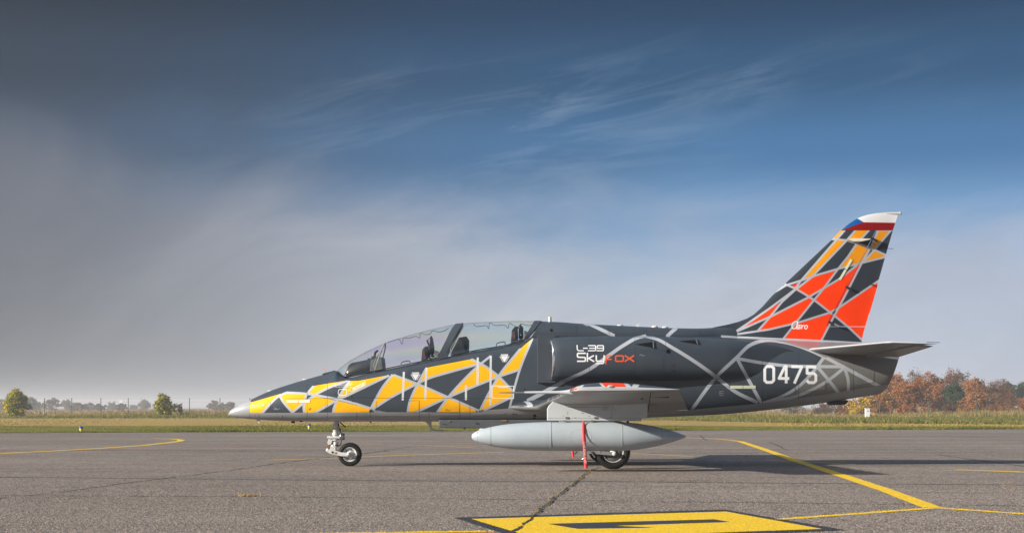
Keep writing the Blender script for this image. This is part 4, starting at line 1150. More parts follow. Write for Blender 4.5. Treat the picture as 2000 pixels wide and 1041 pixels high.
# ---- landing gear
def wheel(cx, Y, cz, r, w, name='wheel', parent=JET, big=True, sg=-1):
    """axis along y; outer face towards sg"""
    e = empty(name, (0, 0, 0)); e.parent = parent
    c = (cx, Y, cz); h = w / 2
    pf = [(r * .60, -h * .80), (r * .66, -h * .95), (r * .78, -h), (r * .90, -h * .92), (r * .965, -h * .70), (r * .985, -h * .5), (r * .985, -h * .46), (r * .972, -h * .43), (r * .972, -h * .36), (r * .995, -h * .33),
          (r, -h * .1), (r * .985, -h * .08), (r * .985, h * .0)]
    pf = pf + [(a, -b) for a, b in pf[::-1][1:]]
    MB().lathe(c, (0, 1, 0), pf, 56).build('tyre', M_black, e)
    o = sg * h
    rim = [(r * .615, o * .78), (r * .60, o * .86), (r * .565, o * .86), (r * .55, o * .62), (r * .50, o * .50), (r * .30, o * .52), (r * .27, o * .72), (r * .16, o * .76), (r * .15, o * .95), (.0005, o * .97)]
    MB().lathe(c, (0, 1, 0), rim + [], 40).build('rim', M_white if not big else M_steel2, e)
    MB().lathe(c, (0, 1, 0), [(r * .615, -o * .78), (r * .3, -o * .5), (.0005, -o * .5)], 32).build('rim_back', M_white, e)
    mb = MB()
    nb = 9 if big else 6
    for i in range(nb):
        a = 2 * math.pi * i / nb + .2
        mb.lathe((cx + math.cos(a) * r * .40, Y + o * .5, cz + math.sin(a) * r * .40), (0, sg, 0), [(r * .05, -.005), (r * .05, .018), (.0005, .02)], 8)
    tag(mb.build('wheel_bolts', M_blackp if not big else M_white, e), kind='stuff')
    return e
M_steel2 = mat('worn_alloy', (0.50, 0.50, 0.48), 0.4, metal=0.2, noise=.25, nscale=20)

# nose gear, one wheel on a trailing fork
nx, nz = (683.6 - CX) / S0, 0.195
wheel(nx, 0.0, nz, 0.198, 0.150, big=False)
NG = MB().tube([P(657.5, 815), P(656.5, 830), P(655.6, 841)], .045, 14).tube([P(655.6, 841), P(654.6, 852)], .040, 14).tube([P(654.6, 852), P(653, 868)], .030, 12).build('nose_gear_leg', M_white, JET)
for y, r, h in ((831, .056, .018), (839.5, .052, .014), (847, .058, .02), (856, .052, .03), (866, .044, .03)):
    p = P(655.5, y); MB().lathe(p, (0, 0, 1), [(.02, -h), (r, -h), (r, h), (.02, h)], 16, smooth=False).build('leg_collar', M_white, NG)
MB().box(P(655, 853.5), (.17, .14, .035)).box(P(643, 853), (.07, .05, .03)).build('steering_bracket', M_white, NG, bevel=.006)
MB().lathe(P(668, 852), (0, 0, 1), [(.001, -.06), (.045, -.055), (.048, 0), (.045, .05), (.001, .055)], 14).build('steering_motor', M_steel, NG)
MB().tube([P(667, 858, -.03), P(665, 868, -.04), P(660, 871, -.05), P(655, 868, -.06)], .011, 8).tube([P(661, 826, -.05), P(663, 838, -.06), P(661, 850, -.06)], .008, 6).tube([P(664, 836, .03), P(666, 846, .02)], .009, 6).build('hydraulic_hose', M_cable, NG)
MB().tube([P(664, 824, -.02), P(675, 834, -.02)], .012, 6).build('door_link', M_blackp, NG)
MB().tube([P(652.5, 866), P(650, 874), P(648, 880)], [.034, .04, .03], 12).build('leg_piston', M_steel, NG)
MB().box(P(645, 862), (.07, .09, .08), Matrix.Rotation(.3, 3, 'Y')).box(P(651, 875), (.09, .11, .08)).tube([P(641, 868), P(654, 862)], .012, 6).build('torque_link', M_white, NG, bevel=.005)
MB().box(P(641, 873), (.045, .12, .06), Matrix.Rotation(.4, 3, 'Y')).build('taxi_lamp_box', M_brass, NG)
MB().tube([P(640, 876, -.07), P(637.5, 880, -.07)], .012, 6).build('towing_lug', M_steel, NG)
for s in (-1, 1):
    Y = s * .105
    q = [P(638, 880, 0), P(641, 877, 0), P(655, 878.5, 0), P(668, 882.5, 0), P(684, 883.5, 0), P(687, 887, 0), P(684, 890.5, 0), P(668, 890, 0), P(654, 887, 0), P(645, 884.5, 0)]
    f_ = MB().prism([(p.x, p.z) for p in q], Y - .016, Y + .016).build('wheel_fork', M_white, NG, bevel=.005)
    MB().lathe((P(650.5, 882).x, Y + s * .016, P(650.5, 882).z), (0, s, 0), [(.001, .002), (.016, .002), (.016, 0)], 12).build('fork_hole', M_blackp, f_) if False else None
MB().lathe((P(651, 882.3).x, -.123, P(651, 882.3).z), (0, -1, 0), [(.018, -.004), (.018, .003), (.0005, .003)], 12).build('fork_boss', M_blackp, NG)
MB().box((P(657.5, 884).x, -.122, P(657.5, 884).z), (.035, .006, .03)).build('fork_placard', M_brass, NG)
MB().lathe((nx, -.121, nz), (0, -1, 0), [(.036, -.02), (.036, .012), (.02, .02), (.0005, .02)], 14).build('axle_nut', M_steel, NG)
MB().box((nx, 0, nz), (.03, .24, .03)).build('axle', M_steel, NG)
# main gear
for sg in (-1, 1):
    Y = sg * 1.22; s = FPX / (DEP - 1.22)
    X = lambda px: (px - CX) / s
    Z = lambda py: CAMH + (HOR - py) / s
    wz = Z(916) + 0.275
    wheel(X(1197), Y, wz, 0.275, 0.205, sg=sg)
    g = MB().tube([(X(1150), Y + sg * .12, .93), (X(1143), Y + sg * .12, .62), (X(1140), Y + sg * .12, wz + .04)], [.06, .055, .05], 12).build('main_gear_leg', M_white, JET)
    q = [(1132, 881), (1136, 877), (1150, 877), (1180, 880.5), (1199, 881.5), (1203, 885), (1199, 889), (1180, 887.5), (1152, 885), (1136, 886)]
    MB().prism([(X(a), Z(b)) for a, b in q], Y + sg * .108, Y + sg * .14).build('trailing_arm', M_under, g, bevel=.005)
    MB().lathe((X(1199), Y + sg * .13, Z(885)), (0, sg, 0), [(.036, 0), (.036, .025), (.026, .03), (.016, .04), (.0005, .04)], 16).build('axle_nut', M_grey, g)
    MB().tube([(X(1172), Y + sg * .11, Z(883)), (X(1160), Y + sg * .10, .6), (X(1165), Y + sg * .08, .9)], .035, 10).build('shock_strut', M_steel, g)
    MB().tube([(X(1137), Y + sg * .16, Z(887)), (X(1141), Y + sg * .17, Z(893)), (X(1136), Y + sg * .15, Z(896))], .010, 6).tube([(X(1152), Y + sg * .16, Z(880)), (X(1161), Y + sg * .16, Z(892))], .012, 6).build('brake_hose', M_steel, g)
    MB().lathe((X(1197), Y + sg * .02, wz), (0, sg, 0), [(.15, -.02), (.15, .05), (.09, .06), (.0005, .06)], 24).build('brake_unit', M_panel, g)
    MB().box((X(1150), Y + sg * .26, .84), (.75, .02, .22), Matrix.Rotation(sg * -.25, 3, 'X')).build('main_gear_door', M_under, JET)

# ---- belly and skin furniture
q = [P(859, 819), P(1090, 819), P(1090, 836), P(1000, 836.2), P(858.6, 834.8)]
gp = MB().prism([(p.x, p.z) for p in q], -.40, .40).build('belly_pod', M_pod, JET, bevel=.02)
for x, y, w, h in ((907.5, 836.2, .035, .03), (985, 821, .08, .03), (933, 827, .016, .02), (930, 826, .012, .02), (877, 822.5, .04, .02)):
    MB().box(P(x, y, -.402), (w, .02, h)).build('pod_fitting', M_blackp if y > 823 else M_brass, gp)
MB().tube([P(864, 828, -.401), P(872, 828.8, -.401)], .006, 5).build('pod_stencil', M_blackp, gp)
q = [P(824, 820), P(846, 820), P(843, 823.5), P(842.4, 828), P(843.8, 835), P(847, 838), P(867, 839.8), P(868.5, 841.6), P(866, 842.6), P(845.5, 842), P(841, 839), P(837.5, 831), P(833, 825)]
MB().prism([(p.x, p.z) for p in q], -.035, .035).build('boarding_step', M_grey, JET, bevel=.008)
q = [P(501, 819), P(508, 819), P(507.5, 826.2), P(505, 826)]
MB().prism([(p.x, p.z) for p in q], -.012, .012).build('blade_aerial', M_white, JET)
MB().box(P(572.5, 823.5), (.055, .06, .045)).build('camera_fairing', M_blackp, JET, bevel=.006)
MB().lathe(P(588.5, 818, -.12), (0, -.6, -.5), [(.05, -.05), (.042, .02), (.03, .045), (.0005, .045)], 14).build('sensor_ball', M_blackp, JET)
for x, y, L_ in ((528.5, 763.2, .055), (597, 740.9, .06)):
    ellipsoid(MB(), P(x, y), (L_, .035, .014)).build('antenna_blister', M_white, JET).rotation_euler = (0, 0, 0)
q = [P(630.5, 734), P(631, 729.6), P(642, 726.6), P(655, 723.4), P(655, 727)]
MB().prism([(p.x, p.z) for p in q], -.10, .10).build('windscreen_blower', M_dark, JET, bevel=.01)
mb = MB()
for i in range(5):
    a, b = (632.6 + i * .75, 719.6 + i * 1.6), (632.6 + (i + 1) * .75, 719.6 + (i + 1) * 1.6)
    mb.tube([P(*a), P(*b)], .006, 6, mi=i % 2)
mb.build('yaw_string', [M_red, M_white], JET)
MB().tube([P(487.9, 777.5, -.0), P(487.9, 780.5, 0)], .006, 5).build('nose_probe', M_blackp, JET)
MB().tube([P(1074, 629), P(1074, 619)], .028, 10).build('stub_aerial', M_cream, JET)
q = [P(1240, 638), P(1248.5, 638), P(1248, 632), P(1246.5, 631.6)]
MB().prism([(p.x, p.z) for p in q], -.02, .02).build('blade_aerial', M_white, JET)
for x, y in ((1211, 636), (1279, 638.2), (1299, 639.4)):
    ellipsoid(MB(), P(x, y), (.055, .04, .022)).build('antenna_blister', M_white if x != 1279 else M_cream, JET)
for x, y in ((723.5, 823.5), (1496, 798), (1505, 796.5)):
    MB().tube([P(x, y - 3), P(x, y + 2)], .012, 6).build('drain_mast', M_blackp, JET)
q = [P(1462, 799), P(1477, 797), P(1475, 802.5), P(1464, 803.5)]
MB().prism([(p.x, p.z) for p in q], -.03, .03).build('ventral_blade', M_under, JET)
for x, y in ((1068, 785 + 28), (1021, 808), (1023, 806), (1004, 808), (1042, 812), (1046, 816)):
    pass
for x, y, r in ((1044, 811.5, .028), (1044, 816, .022), (1003, 808.5, .014), (1009, 809, .012)):
    l, nr = hit(x, y)
    if l: MB().lathe(l - nr * .003, nr, [(r, 0), (r, .006), (.0005, .007)], 12).build('belly_port', M_inside, JET)

# ------------------------------------------------------------------ warning streamers
def streamer(top, pts, w, label, text=True, name='warning_streamer'):
    e = empty(name, tuple(top)); tag(e, label, 'streamer')
    L_, R_ = [], []
    rows = 14
    t = np.linspace(0, 1, rows); p = np.asarray([tuple(a) for a in pts]); k = np.concatenate([[0], np.cumsum(np.linalg.norm(np.diff(p, axis=0), axis=1))]); k /= k[-1]
    c = np.stack([pchip(k, p[:, j], t) for j in range(3)], 1) - np.asarray(tuple(top))
    wd = w * np.interp(t, [0, .06, .3, 1], [.35, .7, .95, 1.0])
    tw = 0.12 * np.sin(t * 4.0)
    vs_ = []
    for i in range(rows):
        for s2, d in ((-1, 0), (1, 0), (1, .003), (-1, .003)):
            vs_.append((c[i, 0] + s2 * wd[i] / 2, c[i, 1] + d + s2 * tw[i] * w, c[i, 2]))
    mb = MB(); mb.add(vs_, grid_faces(rows, 4, True), 0, True); mb.add(vs_[:4], [(0, 1, 2, 3)]); mb.add(vs_[-4:], [(0, 1, 2, 3)])
    mb.build('webbing', M_red, e)
    if text:
        tb = MB()
        def pos(u, v):   # u along 0..1, v across -0.5..0.5
            x = np.interp(u, t, c[:, 0]) + v * np.interp(u, t, wd); y = np.interp(u, t, c[:, 1]) + 2 * v * np.interp(u, t, tw) * w; return Vector((x, y - .0025, np.interp(u, t, c[:, 2])))
        def stroke(pp):
            # letters run down the strap, tops to the right
            q = [pos(.48 + a, .28 - b) for a, b in pp]
            tb.tube(q, .0026, 4)
        for i, ch in enumerate('REMOVE BEFORE FLIGHT'):
            for st in GLYPH[ch]: stroke([(i * .0215 + a * .0155, b * .56) for a, b in st])
        tag(tb.build('printed_words', M_white, e), kind='stuff')
    return e
Ys = -2.40
streamer(P(1139.5, 821, Ys), [P(1139.5, 821, Ys), P(1139.8, 829, Ys - .05), P(1140, 841, Ys - .125), P(1141, 855, Ys - .15), P(1142.5, 885, Ys - .155), P(1144.5, 913.5, Ys - .15)], .052, 'long red warning strap with white words, hanging from the pylon over the tank')
Y2 = -1.30
streamer(P(1118, 872, Y2), [P(1118, 872, Y2), P(1118.6, 880, Y2), P(1119.6, 893, Y2)], .035, 'short red strap end hanging below the tank just ahead of the main wheel', text=False)

# ------------------------------------------------------------------ ground
def asphalt_mat():
    m = bpy.data.materials.new('worn_asphalt'); m.use_nodes = True
    nt = m.node_tree; N, L = nt.nodes, nt.links; b = N['Principled BSDF']
    tc = N.new('ShaderNodeTexCoord')
    def nz(scale, det=4, rough=.6, sc=None):
        n = N.new('ShaderNodeTexNoise'); n.inputs['Scale'].default_value = scale; n.inputs['Detail'].default_value = det; n.inputs['Roughness'].default_value = rough
        if sc:
            mp = N.new('ShaderNodeMapping'); mp.inputs['Scale'].default_value = sc; L.new(tc.outputs['Object'], mp.inputs[0]); L.new(mp.outputs[0], n.inputs['Vector'])
        else: L.new(tc.outputs['Object'], n.inputs['Vector'])
        return n.outputs['Fac']
    def mr(f, a, c, lo, hi):
        r = N.new('ShaderNodeMapRange'); r.inputs[1].default_value = a; r.inputs[2].default_value = c; r.inputs[3].default_value = lo; r.inputs[4].default_value = hi; L.new(f, r.inputs[0]); return r.outputs[0]
    def mul(a, c):
        n = N.new('ShaderNodeMath'); n.operation = 'MULTIPLY'; L.new(a, n.inputs[0]); L.new(c, n.inputs[1]); return n.outputs[0]
    vo = N.new('ShaderNodeTexVoronoi'); vo.inputs['Scale'].default_value = 34.0; L.new(tc.outputs['Object'], vo.inputs['Vector'])
    sepc = N.new('ShaderNodeSeparateColor'); L.new(vo.outputs['Color'], sepc.inputs[0])
    stone = mr(sepc.outputs[0], 0, 1, .50, 1.52)
    grain = mr(nz(75, 3, .7), .3, .7, .55, 1.42)
    macro = mr(nz(.16, 6, .6, (.55, 1.6, 1)), .3, .7, .74, 1.18)
    lanes = mr(nz(.45, 4, .6, (.05, 1.3, 1)), .3, .7, .80, 1.14)
    blot = mr(nz(1.3, 5, .6), .3, .75, 1.06, .86)
    stain = mr(nz(.55, 6, .65, (.5, 1.2, 1)), .60, .74, 1.0, .70)
    tyre = mr(nz(1.1, 3, .5, (.03, 1.6, 1)), .60, .72, 1.0, .78)
    f = mul(mul(mul(mul(mul(mul(stone, grain), macro), lanes), blot), stain), tyre)
    hue = N.new('ShaderNodeMix'); hue.data_type = 'RGBA'; L.new(sepc.outputs[1], hue.inputs[0]); hue.inputs[6].default_value = (.216, .182, .158, 1); hue.inputs[7].default_value = (.276, .226, .187, 1)
    mx = N.new('ShaderNodeMix'); mx.data_type = 'RGBA'; mx.blend_type = 'MULTIPLY'; mx.inputs[0].default_value = 1
    L.new(hue.outputs[2], mx.inputs[6]); L.new(f, mx.inputs[7]); L.new(mx.outputs[2], b.inputs['Base Color'])
    b.inputs['Roughness'].default_value = .85; b.inputs['Specular IOR Level'].default_value = .25
    bp = N.new('ShaderNodeBump'); bp.inputs['Strength'].default_value = .55; bp.inputs['Distance'].default_value = .006
    hs = N.new('ShaderNodeMath'); hs.operation = 'ADD'; L.new(grain, hs.inputs[0]); L.new(stone, hs.inputs[1])
    L.new(hs.outputs[0], bp.inputs['Height']); L.new(bp.outputs[0], b.inputs['Normal'])
    return m
M_asph = asphalt_mat()
def paint_wear(name, col, wear, under=(.17, .15, .14), scale=30):
    m = bpy.data.materials.new(name); m.use_nodes = True
    nt = m.node_tree; N, L = nt.nodes, nt.links; b = N['Principled BSDF']
    tc = N.new('ShaderNodeTexCoord'); n = N.new('ShaderNodeTexNoise'); n.inputs['Scale'].default_value = scale; n.inputs['Detail'].default_value = 6; n.inputs['Roughness'].default_value = .75
    L.new(tc.outputs['Object'], n.inputs['Vector'])
    r = N.new('ShaderNodeMapRange'); r.inputs[1].default_value = wear - .05; r.inputs[2].default_value = wear + .05; L.new(n.outputs['Fac'], r.inputs[0])
    n2 = N.new('ShaderNodeTexNoise'); n2.inputs['Scale'].default_value = 60; n2.inputs['Detail'].default_value = 3; L.new(tc.outputs['Object'], n2.inputs['Vector'])
    v = N.new('ShaderNodeMapRange'); v.inputs[1].default_value = .3; v.inputs[2].default_value = .7; v.inputs[3].default_value = .68; v.inputs[4].default_value = 1.18; L.new(n2.outputs['Fac'], v.inputs[0])
    mu = N.new('ShaderNodeMix'); mu.data_type = 'RGBA'; mu.blend_type = 'MULTIPLY'; mu.inputs[0].default_value = 1; mu.inputs[6].default_value = (*col, 1); L.new(v.outputs[0], mu.inputs[7])
    mx = N.new('ShaderNodeMix'); mx.data_type = 'RGBA'; L.new(r.outputs[0], mx.inputs[0]); mx.inputs[6].default_value = (*under, 1); L.new(mu.outputs[2], mx.inputs[7])
    L.new(mx.outputs[2], b.inputs['Base Color']); b.inputs['Roughness'].default_value = .7
    bp = N.new('ShaderNodeBump'); bp.inputs['Strength'].default_value = .4; bp.inputs['Distance'].default_value = .005; L.new(n2.outputs['Fac'], bp.inputs['Height']); L.new(bp.outputs[0], b.inputs['Normal'])
    return m
M_yline = paint_wear('yellow_road_paint', (.86, .55, .002), .345)
M_yfaint = paint_wear('worn_yellow_road_paint', (.70, .45, .025), .385)
M_yghost = paint_wear('nearly_gone_yellow_paint', (.50, .36, .10), .48)
M_rline = paint_wear('worn_red_road_paint', (.36, .11, .11), .47)
M_bpaint = paint_wear('black_road_paint', (.026, .027, .034), .33, (.10, .09, .09))
M_tar = mat('tar_joint', (.035, .033, .032), .8, noise=.5, nscale=6)
M_crack = mat('open_crack', (.022, .020, .018), .95, noise=.4, nscale=15)

def sheet_obj(name, pts, z, m, kind='structure', label=None):
    me = bpy.data.meshes.new(name); me.from_pydata([(p[0], p[1], z) for p in pts], [], [tuple(range(len(pts)))])
    me.materials.append(m); o = link(name, me)
    bm = bmesh.new(); bm.from_mesh(me); bmesh.ops.recalc_face_normals(bm, faces=bm.faces)
    for f in bm.faces:
        if f.normal.z < 0: f.normal_flip()
    bm.to_mesh(me); bm.free()
    return tag(o, label, kind=kind)
def ribbon(name, pts, w, z, m, wob=0.0, seed=0, step=0.25, label=None, waver=0.0):
    """a painted or tarred line on the ground, through world points"""
    pts = [Vector((p[0], p[1], 0)) for p in pts]; rnd = random.Random(seed)
    q = []
    for a, b in zip(pts[:-1], pts[1:]):
        n = max(1, int((b - a).length / step))
        n = min(n, 160)
        for i in range(n): q.append(a.lerp(b, i / n))
    q.append(pts[-1])
    vs_, fs_ = [], []; off = 0.0
    for i, p in enumerate(q):
        t = (q[min(i + 1, len(q) - 1)] - q[max(i - 1, 0)]).normalized(); nn = Vector((-t.y, t.x, 0))
        off = off * .85 + rnd.uniform(-1, 1) * waver
        ww = w * (1 + rnd.uniform(-wob, wob)) / 2
        c = p + nn * off
        vs_ += [tuple(c + nn * ww + Vector((0, 0, z))), tuple(c - nn * ww + Vector((0, 0, z)))]
    for i in range(len(q) - 1): fs_.append((2 * i, 2 * i + 1, 2 * i + 3, 2 * i + 2))
    me = bpy.data.meshes.new(name); me.from_pydata(vs_, [], fs_); me.materials.append(m)
    bm = bmesh.new(); bm.from_mesh(me)
    for f in bm.faces:
        if f.normal.z < 0: f.normal_flip()
    bm.to_mesh(me); bm.free()
    return tag(link(name, me), label, kind='structure')
# edge of the asphalt runs from (0,845) to (2000,837) in plan
E0, E1 = G(0, 845), G(2000, 837.5)
ed = (E1 - E0).normalized()
def along(o, t): return o + ed * t
A0, A1 = along(E0, -260), along(E0, 330)
up = Vector((-ed.y, ed.x, 0))
if up.y < 0: up = -up

def field_mat(name, c1, c2, c3, s1=.25, s2=6):
    m = bpy.data.materials.new(name); m.use_nodes = True
    nt = m.node_tree; N, L = nt.nodes, nt.links; b = N['Principled BSDF']
    tc = N.new('ShaderNodeTexCoord')
    def nz(s, d, sc=(1, 1, 1)):
        mp = N.new('ShaderNodeMapping'); mp.inputs['Scale'].default_value = sc; L.new(tc.outputs['Object'], mp.inputs[0])
        n = N.new('ShaderNodeTexNoise'); n.inputs['Scale'].default_value = s; n.inputs['Detail'].default_value = d; n.inputs['Roughness'].default_value = .65; L.new(mp.outputs[0], n.inputs['Vector'])
        r = N.new('ShaderNodeMapRange'); r.inputs[1].default_value = .32; r.inputs[2].default_value = .68; L.new(n.outputs['Fac'], r.inputs[0]); return r.outputs[0]
    a = N.new('ShaderNodeMix'); a.data_type = 'RGBA'; L.new(nz(s1, 6, (.5, 1.4, 1)), a.inputs[0]); a.inputs[6].default_value = (*c1, 1); a.inputs[7].default_value = (*c2, 1)
    c = N.new('ShaderNodeMix'); c.data_type = 'RGBA'; L.new(nz(s2, 5), c.inputs[0]); L.new(a.outputs[2], c.inputs[6]); c.inputs[7].default_value = (*c3, 1)
    L.new(c.outputs[2], b.inputs['Base Color']); b.inputs['Roughness'].default_value = .95; b.inputs['Specular IOR Level'].default_value = .1
    return m
M_field = field_mat('dry_field', (.22, .145, .085), (.30, .20, .115), (.16, .12, .07), .05, .6)
M_gnear = field_mat('mown_green_grass', (.165, .155, .024), (.13, .135, .02), (.20, .175, .04), .3, 5)
M_gdry = field_mat('mown_dry_grass', (.33, .215, .062), (.26, .19, .05), (.37, .26, .085), .2, 3)
M_gfar = field_mat('rough_green_grass', (.10, .125, .026), (.13, .14, .036), (.14, .115, .05), .2, 2)

G0 = [(-1600, -80), (1600, -80), (1600, 2200), (-1600, 2200)]
sheet_obj('ground', G0, -0.04, M_field)
sheet_obj('apron', [(-230, -60), (300, -60), A1, A0], 0.0, M_asph)
BX = [-900, -500, 0, 500, 1000, 1300, 1600, 2000, 2600, 3200]
B0 = [848.6, 847, 845, 843.1, 841.2, 840.1, 839, 837.5, 835.2, 833]
B1 = [832.5, 832.5, 832.2, 831.6, 831, 831, 834, 834.6, 833.2, 831.5]
B2 = [817, 817, 817, 817, 818.2, 821, 827.5, 829, 828, 827]
B3 = [813.4] * 10
def bnd(B, x): return float(np.interp(x, BX, B))
def strip(name, Ba, Bb, z, m, wob=0.0, seed=1, n=300, da=0.0, db=0.0):
    rnd = random.Random(seed); vs_, fs_ = [], []
    o0 = o1 = 0
    for i in range(n + 1):
        x = -900 + 4100 * i / n; o0 = .7 * o0 + rnd.uniform(-wob, wob); o1 = .7 * o1 + rnd.uniform(-wob, wob)
        a, b = G(x, bnd(Ba, x)) + up * (da + o0), G(x, bnd(Bb, x)) + up * (db + o1)
        vs_ += [(a.x, a.y, z), (b.x, b.y, z)]
    for i in range(n): fs_.append((2 * i, 2 * i + 2, 2 * i + 3, 2 * i + 1))
    me = bpy.data.meshes.new(name); me.from_pydata(vs_, [], fs_); me.materials.append(m)
    return tag(link(name, me), kind='structure')
strip('grass_verge', B0, B1, .010, M_gnear, .45, 1, da=-.1, db=1)
strip('dry_grass_strip', B1, B2, .016, M_gdry, .9, 2, db=1.5)
strip('rough_grass_strip', B2, B3, .022, M_gfar, .9, 3, db=4)

# ---- blades
def blades(name, n, region, h, w, mats, seed, lean=.5, clump=1):
    """short triangles standing on the ground; region: (x0, x1, front line, back line, shift) - the lines are the strip borders above"""
    rng = np.random.default_rng(seed)
    x0, x1, Ba, Bb, sh = region; m_ = n // clump
    px = rng.uniform(x0, x1, m_)
    if isinstance(Ba, tuple): d = rng.uniform(Ba[0], Ba[1], m_)
    else:
        f = rng.uniform(0, 1, m_); py = np.interp(px, BX, Ba) * (1 - f) + np.interp(px, BX, Bb) * f; d = CAMH * FPX / (py - HOR)
    gx, gy = (px - CX) * d / FPX, d - DEP + sh
    gx = np.repeat(gx, clump) + rng.normal(0, .12, m_ * clump); gy = np.repeat(gy, clump) + rng.normal(0, .10, m_ * clump); t = gx; d = gy
    hs = np.repeat(rng.uniform(.5, 1.0, n // clump), clump) * rng.uniform(h * .6, h * 1.15, len(t)); n = len(t)
    # drifts of taller and shorter growth
    hs *= .62 + .38 * np.sin(t * .31 + 1.7 * np.sin(t * .083)) + .25 * np.sin(t * 1.13 + d)
    hs = np.maximum(hs, h * .22)
    bx, by = gx, gy
    a = rng.uniform(0, 2 * np.pi, n); ww = rng.uniform(.6, 1.3, n) * w
    lx, ly = rng.normal(0, lean, n) * hs, rng.normal(0, lean, n) * hs
    v = np.empty((n, 3, 3)); z0 = .0
    v[:, 0] = np.stack([bx + np.cos(a) * ww, by + np.sin(a) * ww, np.full(n, z0)], 1)
    v[:, 1] = np.stack([bx - np.cos(a) * ww, by - np.sin(a) * ww, np.full(n, z0)], 1)
    v[:, 2] = np.stack([bx + lx, by + ly, hs], 1)
    me = bpy.data.meshes.new(name)
    me.vertices.add(n * 3); me.vertices.foreach_set('co', v.ravel())
    me.loops.add(n * 3); me.loops.foreach_set('vertex_index', np.arange(n * 3, dtype=np.int32))
    me.polygons.add(n); me.polygons.foreach_set('loop_start', np.arange(0, n * 3, 3, dtype=np.int32))
    for m in mats: me.materials.append(m)
    me.polygons.foreach_set('material_index', rng.integers(0, len(mats), n).astype(np.int32))
    me.update(calc_edges=True); me.validate()
    return link(name, me)
def leaf_mat(name, col, trans=.35, var=.35, scale=.9):
    m = bpy.data.materials.new(name); m.use_nodes = True
    nt = m.node_tree; N, L = nt.nodes, nt.links; N.clear()
    out = N.new('ShaderNodeOutputMaterial'); d = N.new('ShaderNodeBsdfDiffuse'); t = N.new('ShaderNodeBsdfTranslucent'); mx = N.new('ShaderNodeMixShader'); mx.inputs[0].default_value = trans
    tc = N.new('ShaderNodeTexCoord'); n = N.new('ShaderNodeTexNoise'); n.inputs['Scale'].default_value = scale; n.inputs['Detail'].default_value = 4; L.new(tc.outputs['Object'], n.inputs['Vector'])
    r = N.new('ShaderNodeMapRange'); r.inputs[1].default_value = .3; r.inputs[2].default_value = .7; r.inputs[3].default_value = 1 - var; r.inputs[4].default_value = 1 + var; L.new(n.outputs['Fac'], r.inputs[0])
    c = N.new('ShaderNodeMix'); c.data_type = 'RGBA'; c.blend_type = 'MULTIPLY'; c.inputs[0].default_value = 1; c.inputs[6].default_value = (*col, 1); L.new(r.outputs[0], c.inputs[7])
    L.new(c.outputs[2], d.inputs[0]); L.new(c.outputs[2], t.inputs[0]); L.new(d.outputs[0], mx.inputs[1]); L.new(t.outputs[0], mx.inputs[2]); L.new(mx.outputs[0], out.inputs[0])
    return m
GR1, GR2, GR3 = leaf_mat('grass_blade_green', (.165, .175, .024)), leaf_mat('grass_blade_olive', (.21, .20, .045)), leaf_mat('grass_blade_straw', (.47, .33, .12))
GR4, GR5 = leaf_mat('grass_blade_dull_straw', (.27, .19, .095)), leaf_mat('grass_blade_deep_green', (.105, .125, .02))
tag(blades('grass_blades', 60000, (-60, 2060, B0, B1, 0), .11, .018, [GR1, GR1, GR2, GR5], 11), kind='stuff')
tag(blades('verge_tufts', 12000, (-60, 2060, B0, B0, -.1), .13, .02, [GR1, GR2, GR5], 12, clump=6), kind='stuff')
tag(blades('dry_grass_blades', 40000, (-60, 2060, B1, B2, 0), .10, .03, [GR3, GR3, GR4, GR2], 13), kind='stuff')
tag(blades('rough_grass_blades', 70000, (-80, 2080, B2, [811.5] * 10, 0), .40, .045, [GR1, GR5, GR1, GR2, GR4], 14, clump=5), kind='stuff')
tag(blades('tall_dry_grass', 70000, (-100, 2100, (143, 160), None, 0), .80, .032, [GR3, GR4, GR4, GR2, GR2], 15, .22, clump=7), kind='stuff')
tag(blades('field_grass', 40000, (-150, 2150, (160, 330), None, 0), .66, .10, [GR3, GR4, GR4], 16, .35, clump=4), kind='stuff')

# ---- joints, cracks and paint on the apron
def gl(*pp): return [G(x, y) for x, y in pp]
ribbon('pavement_joint', gl((-300, 929), (0, 931.5), (600, 937), (1000, 940), (1150, 939.5), (1500, 943), (2300, 949)), .11, .0022, M_tar, .5, 1, .3, waver=.006)
ribbon('pavement_joint', gl((-300, 966), (0, 967.5), (490, 969.5), (700, 971.5), (1300, 979), (2300, 991)), .045, .0022, M_tar, .9, 2, .2, waver=.004)
ribbon('pavement_joint', gl((-300, 880), (300, 879.5), (480, 880.5), (640, 880.5)), .09, .0022, M_tar, .7, 3, .5, waver=.01)
ribbon('pavement_joint', gl((-200, 855.5), (430, 855), (1000, 853), (2200, 853.5)), .10, .0022, M_tar, .8, 4, .6, waver=.02)
ribbon('pavement_joint', gl((1300, 864), (1700, 864.5), (2200, 866)), .06, .0022, M_tar, .8, 5, .6, waver=.02)
ribbon('pavement_joint', gl((1150, 885), (1500, 884.5), (1800, 883), (2200, 881)), .06, .0022, M_tar, .8, 6, .4, waver=.02)
ribbon('pavement_crack', gl((-120, 985), (0, 972), (110, 962), (300, 936), (420, 922), (540, 905), (640, 893), (760, 880)), .030, .0032, M_crack, .8, 7, .12, waver=.016)
ck = ribbon('pavement_crack', gl((1170, 913), (1150, 921), (1133, 935), (1098, 960), (1060, 990), (1043, 1006), (1005, 1040), (960, 1085)), .022, .0105, M_crack, .8, 8, .06, waver=.010)
ribbon('pavement_crack', gl((1367, 850), (1374, 856), (1380, 860)), .05, .0032, M_crack, .8, 9, .3)
ribbon('pavement_crack', gl((1500, 863), (1540, 879)), .05, .0032, M_crack, .8, 10, .3, waver=.03)
ribbon('pavement_crack', gl((1830, 887), (1900, 897), (2010, 912)), .04, .0032, M_crack, .8, 11, .2, waver=.02)
